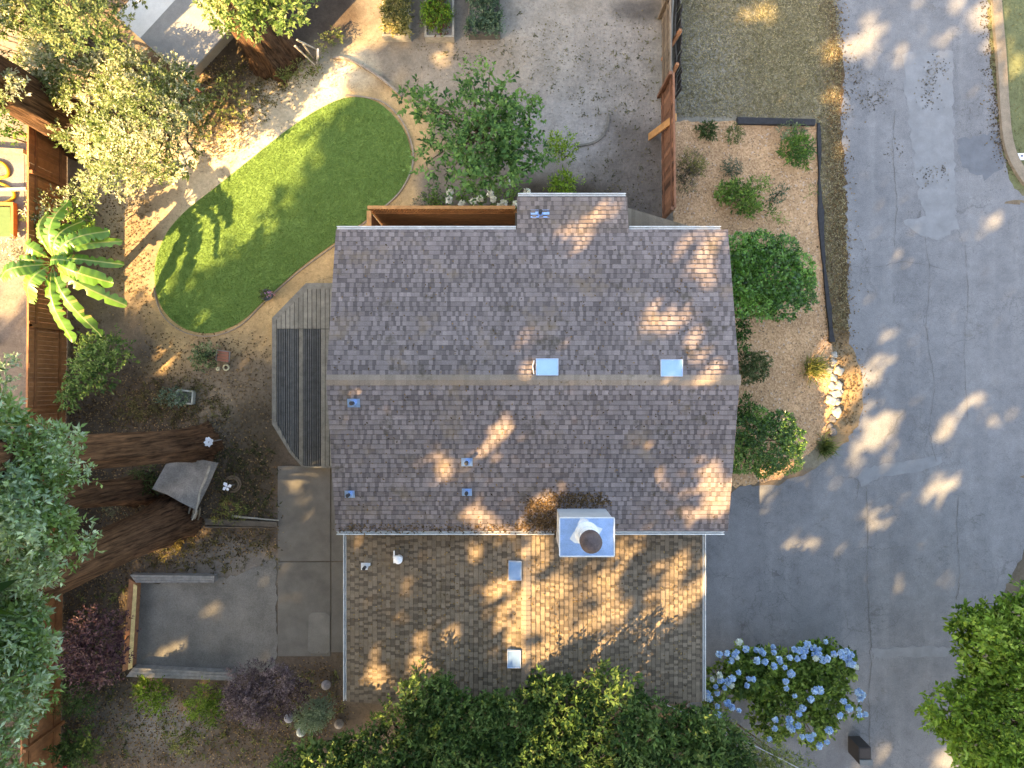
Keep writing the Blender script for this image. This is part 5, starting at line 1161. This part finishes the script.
# plywood sheet, sticks, poles
PLY = mat_tint('grey_plywood', (1,1,1), .28, 3, .9, .25, 25)
mb = MB(); mb.poly([P(*q, .75)[:2] for q in ((152,489),(166,464),(178,461),(203,460),(218,463),(208,486),(196,510),(180,502),(168,495))], .70, .75, (.22,.205,.19)); shd = thing('platform', 'grey weathered plywood platform between the redwood trunks', 'platform', P(185, 484)); mb.build('top', PLY, shd)
for a, b in ((168,472),(208,468),(194,500),(160,486)):
    mb = MB(); x, y, _ = P(a, b, .5); mb.box(x-.04, x+.04, y-.04, y+.04, -.03, .70, (.12,.10,.08)); mb.build('leg', WOOD_GR, shd)
def stick(label, pts, r, z0, z1, col=(.30,.26,.20), group=None, name='stick', cat='stick'):
    rng = R(int(pts[0][0])); q = curve(pts, 5, False); n = len(q); mb = MB(); mb.tube([(*P(a, b, z0+(z1-z0)*i/n)[:2], z0+(z1-z0)*i/n) for i, (a, b) in enumerate(q)], [r*(1-.5*i/n) for i in range(n)], 7, col, jit=.15, rng=rng); return tag(mb.build(name, WOOD_GR), label, cat, group)
stick('long bent bare stick lying across the grey plywood platform', [(210,466),(205,480),(200,492),(198,503),(195,514),(192,520)], .045, .8, .8, (.36,.33,.28))
for i, (a, b, c, d) in enumerate(((190,508,184,522),(194,510,187,526),(197,511,191,525),(184,508,180,524),(200,508,196,524))):
    stick(['short pale stick leaning beside the thick redwood trunk','pale forked stick below the plywood platform','thin stick right of the pale forked one','leftmost thin stick leaning on the thick redwood','dark thin stick at the right of the stick bundle'][i], [(a,b),((a+c)/2+1,(b+d)/2),(c,d)], .035, .55, .03, (.30,.27,.22) if i < 4 else (.14,.12,.09), 'sticks leaning by the platform')
stick('pale straight pole lying on the soil beside the concrete walk', [(232,516),(250,518),(279,520.5)], .045, .06, .06, (.36,.34,.29), name='pole', cat='pole')
stick('darker pole lying below the pale one by the walk', [(205,527),(240,527),(274,528)], .04, .05, .05, (.14,.115,.09), name='pole', cat='pole')
tag(sleeper('dark timber border on the soil above the dusty pad', [(205,519),(277,522),(277,527),(205,525)], .12, [(.10,.085,.07)], 68), cat='timber edging')
WH = mat_tint('white_enamel', (.78,.80,.86), .04, 6, .4, 0, 30, usetint=False)
def whirl(label, px, py, z, blades_, seed, name, cat):
    rng = R(seed); t = thing(name, label, cat, P(px, py)); x, y, _ = P(px, py, z)
    mb = MB(); mb.tube([(x, y, -.03), (x, y, z)], .02, 6, (.2,.2,.2)); mb.build('stake', PLAST, t)
    for i in range(blades_):
        a = 2*math.pi*i/blades_+.4+rng.normal(0, .1); r = .17*rng.uniform(.8, 1.1); d = Vector((math.cos(a), math.sin(a), .1)); s = Vector((-math.sin(a), math.cos(a), .35)).normalized()
        p = Vector((x, y, z+.01*i)); mb = MB(); A = [p+d*.02-s*.02, p+d*r*.6-s*.07, p+d*r, p+d*r*.7+s*.06, p+d*.02+s*.02]; k = Vector((0,0,.012)); mb.add(A+[q-k for q in A], [(0,1,2,3,4),(9,8,7,6,5),(0,5,6,1),(1,6,7,2),(2,7,8,3),(3,8,9,4),(4,9,5,0)]); mb.build('blade', WH, t)
whirl('white rounded pinwheel ornament beside the upper redwood trunk', 209, 442, 1.0, 7, 69, 'garden_ornament', 'ornament')
whirl('white star shaped pinwheel ornament beside the coiled hose', 227, 487, .6, 4, 70, 'garden_ornament', 'ornament')
mb = MB(); x, y, _ = P(233, 484); mb.tube([(x+.27*math.cos(t), y+.27*math.sin(t), .04+.01*t) for t in np.linspace(-1.9, 2.6, 26)], .035, 7, (.17,.12,.08)); mb.tube([(x+.2*math.cos(t), y+.2*math.sin(t), .04+.01*t) for t in np.linspace(-1.5, 2.2, 22)], .03, 7, (.19,.14,.09)); tag(mb.build('hose_coil', PLAST, None, True), 'brown coiled hose on the dark soil under the redwoods', 'hose')
# poles leaning near the top redwood
for i, (a, b, c, d, z0, z1) in enumerate(((297,40,320,51,1.4,.05),(295,46,318,68,1.4,.05),(303,44,313,58,1.2,.05))):
    stick(['pale pole propped against the red barked redwood, uppermost of three','longest pale pole propped against the red barked redwood','short pale pole between the two propped at the redwood'][i], [(a,b),((a+c)/2,(b+d)/2),(c,d)], .035, z0, z1, (.42,.36,.27), 'poles propped on the redwood', 'pole', 'pole')
mb = MB(); rng = R(71)
mb.bar((*P(315,58,.2)[:2],.02), (*P(318,52,.9)[:2],.9), .22, .05, (.36,.36,.38)); tag(mb.build("board", PLAST), 'grey board standing between the poles and the path', "board")
# neighbour side at the left edge
tag(sheet('patio', [(-300,138),(24,147),(25,240),(-300,240)], .01, PADM, smooth=False), kind='structure')
mb = MB(); a, b = P(-60, 147, .2), P(25, 152, .2); mb.bar(a, b, .14, .2, (.28,.22,.14)); tag(mb.build('timber_beam', WOOD_GR), 'pale timber beam along the top of the neighbour patio', 'timber')
mb = MB(); a, b = P(-60, 192, .2), P(27, 189, .2); mb.bar(a, b, .09, .15, (.36,.31,.25)); tag(mb.build('timber_beam', WOOD_GR), 'whitish timber rail below the yellow hose on the neighbour patio', 'timber')
mb = MB(); pts = curve([(-12,160),(2,163),(8,170),(7,176),(0,178),(-10,182),(2,184),(12,190),(14,197),(6,202),(-6,204),(-14,210)], 5, False); mb.tube([(*P(x, y, .08)[:2], .08) for x, y in pts], .05, 8, (.55,.38,.03)); tag(mb.build('garden_hose', PLAST, None, True), 'thick yellow hose curling on the neighbour patio', 'hose')
gm = thing('bench_mat', 'green mat with orange timber frame at the left edge', 'mat', P(5, 218)); mb = MB(); mb.poly([P(*q, .25)[:2] for q in ((-60,206),(10,207),(11,236),(-60,236))], .2, .25, (.09,.14,.045)); mb.build('mat', PLAST, gm)
mb = MB(); mb.bar((*P(-60,203.5,.25)[:2],.2), (*P(14,204,.25)[:2],.2), .1, .2, ORANGE); mb.bar((*P(13,205.5,.25)[:2],.2), (*P(13,238,.25)[:2],.2), .09, .2, ORANGE); mb.build('frame', WOOD_OR, gm)
# right side and bottom
pl = thing('utility_cover', 'small white marker plate on the grass behind the kerb', 'marker', P(1020, 157)); x, y, _ = P(1020, 157); mb = MB(); mb.box(x-.19, x+.19, y-.11, y+.11, -.02, .06, (.72,.73,.76)); mb.build('plate', PLAST, pl)
mb = MB(); mb.box(x-.14, x-.125, y-.05, y+.03, .0605, .064, (.1,.1,.1)); mb.box(x-.02, x+.06, y-.01, y+.05, .0605, .064, (.12,.13,.2)); mb.build('mark', PLAST, pl)
bx_ = thing('utility_box', 'dark box with a grey lid at the bottom edge of the driveway', 'box', P(858, 745)); x, y, _ = P(856, 742, 0)
mb = MB(); b = [Vector((*P(*q, 0)[:2], 0)) for q in ((846,739),(858,741),(857,760),(846,760))]; tp = [Vector((*P(*q, 1.0)[:2], 1.0)) for q in ((849,735),(861,752),(861,775),(849,775))]
x0, y0 = P(848, 736)[:2]; mb.box(x0, x0+.40, y0-.55, y0, -.02, .75, (.028,.026,.028)); mb.build('body', PLAST, bx_)
mb = MB(); mb.box(x0+.02, x0+.44, y0-.58, y0-.40, .753, .79, (.11,.13,.145)); mb.box(x0+.03, x0+.38, y0-.38, y0-.03, .752, .765, (.04,.03,.025)); mb.build('lid', PLAST, bx_)
mb = MB(); mb.box(x0+.04, x0+.36, y0-.58, y0-.552, .1, .7, (.16,.09,.055)); mb.build('front_panel', WOOD_OR, bx_)
mb = MB(); A, B = Vector((*P(648,697,2.95)[:2],2.95)), Vector((*P(840,790,2.9)[:2],2.9)); mb.tube([A.lerp(B, t)-Vector((0,0,.25*math.sin(math.pi*t))) for t in np.linspace(0, 1, 24)], .014, 6, (.40,.40,.42)); tag(mb.build('overhead_cable', PLAST, None, True), 'pale overhead cable running from the wing roof over the hydrangea', 'cable')

# ------------------------------------------------------------------ unseen tall wood beyond the lower left, added to shade the plot
def shade_grove():
    rng = R(900); n = 115000
    gx = rng.uniform(-24, 27, n); gy = rng.uniform(-21, 20, n)
    # trunk sites of the wood and their cone heights
    sites = []
    for _ in range(4000):
        z0 = rng.uniform(16, 30); q = np.array([rng.uniform(-24, 27)-KX*z0, rng.uniform(-21, 20)-KY*z0])
        if all(np.hypot(*(q-s)) > 4.6 for s in sites): sites.append(q)
    sites = np.array(sites)
    zl = np.minimum((gx+17.5)/1.737, (gy+13.2)/1.488); z = np.maximum(zl+2.5, 16)+rng.uniform(0, 13, n); p = np.stack([gx-KX*z, gy-KY*z, z], 1)
    wb = rng.normal(0, .06, (n, 2)); on_wing = lets_sun(p, .22, 'streak', wb) & (rng.random(n) < .055); keep = ~lets_sun(p, .22, True, wb) | on_wing  # gaps shaped so the sun reaches each listed patch
    p = p[keep]; n = len(p)
    s2 = Vector(sun_to); nr = unit(np.array(s2)+rng.normal(0, .55, (n, 3))); d = unit(np.cross(nr, rng.normal(0, 1, (n, 3))))
    V, Fc = leaf_quads(p, d, nr, rng.uniform(.34, .62, n), rng.uniform(.28, .44, n), rng, .1)
    C = pick(G_DARK, n, rng)
    mb = MB()
    for s in sites:
        if s[0] > -19 and s[1] > -17: continue
        zz = np.arange(0, 36, 1.0); tp = np.stack([np.full(36, s[0]), np.full(36, s[1]), zz], 1)
        if lets_sun(tp, .6).any(): continue
        mb.tube([(s[0], s[1], -.1), (s[0], s[1], 12), (s[0], s[1], 24), (s[0], s[1], 40)], [.6, .45, .3, .05], 8, (.09,.05,.03))
    b = len(V); V = np.concatenate([V, np.array(mb.v)]); quads = [f for f in mb.f if len(f) == 4]
    Fc = np.concatenate([Fc, np.array(quads, dtype=np.int32)+b]); C = np.concatenate([C, np.full((len(quads), 3), (.09,.05,.03))])
    tag(mesh_obj('shade_woods', V, Fc, LEAF, None, C), 'unseen redwood wood added to shade the plot, with gaps shaped for sun patches', 'wood', kind='stuff')
shade_grove()
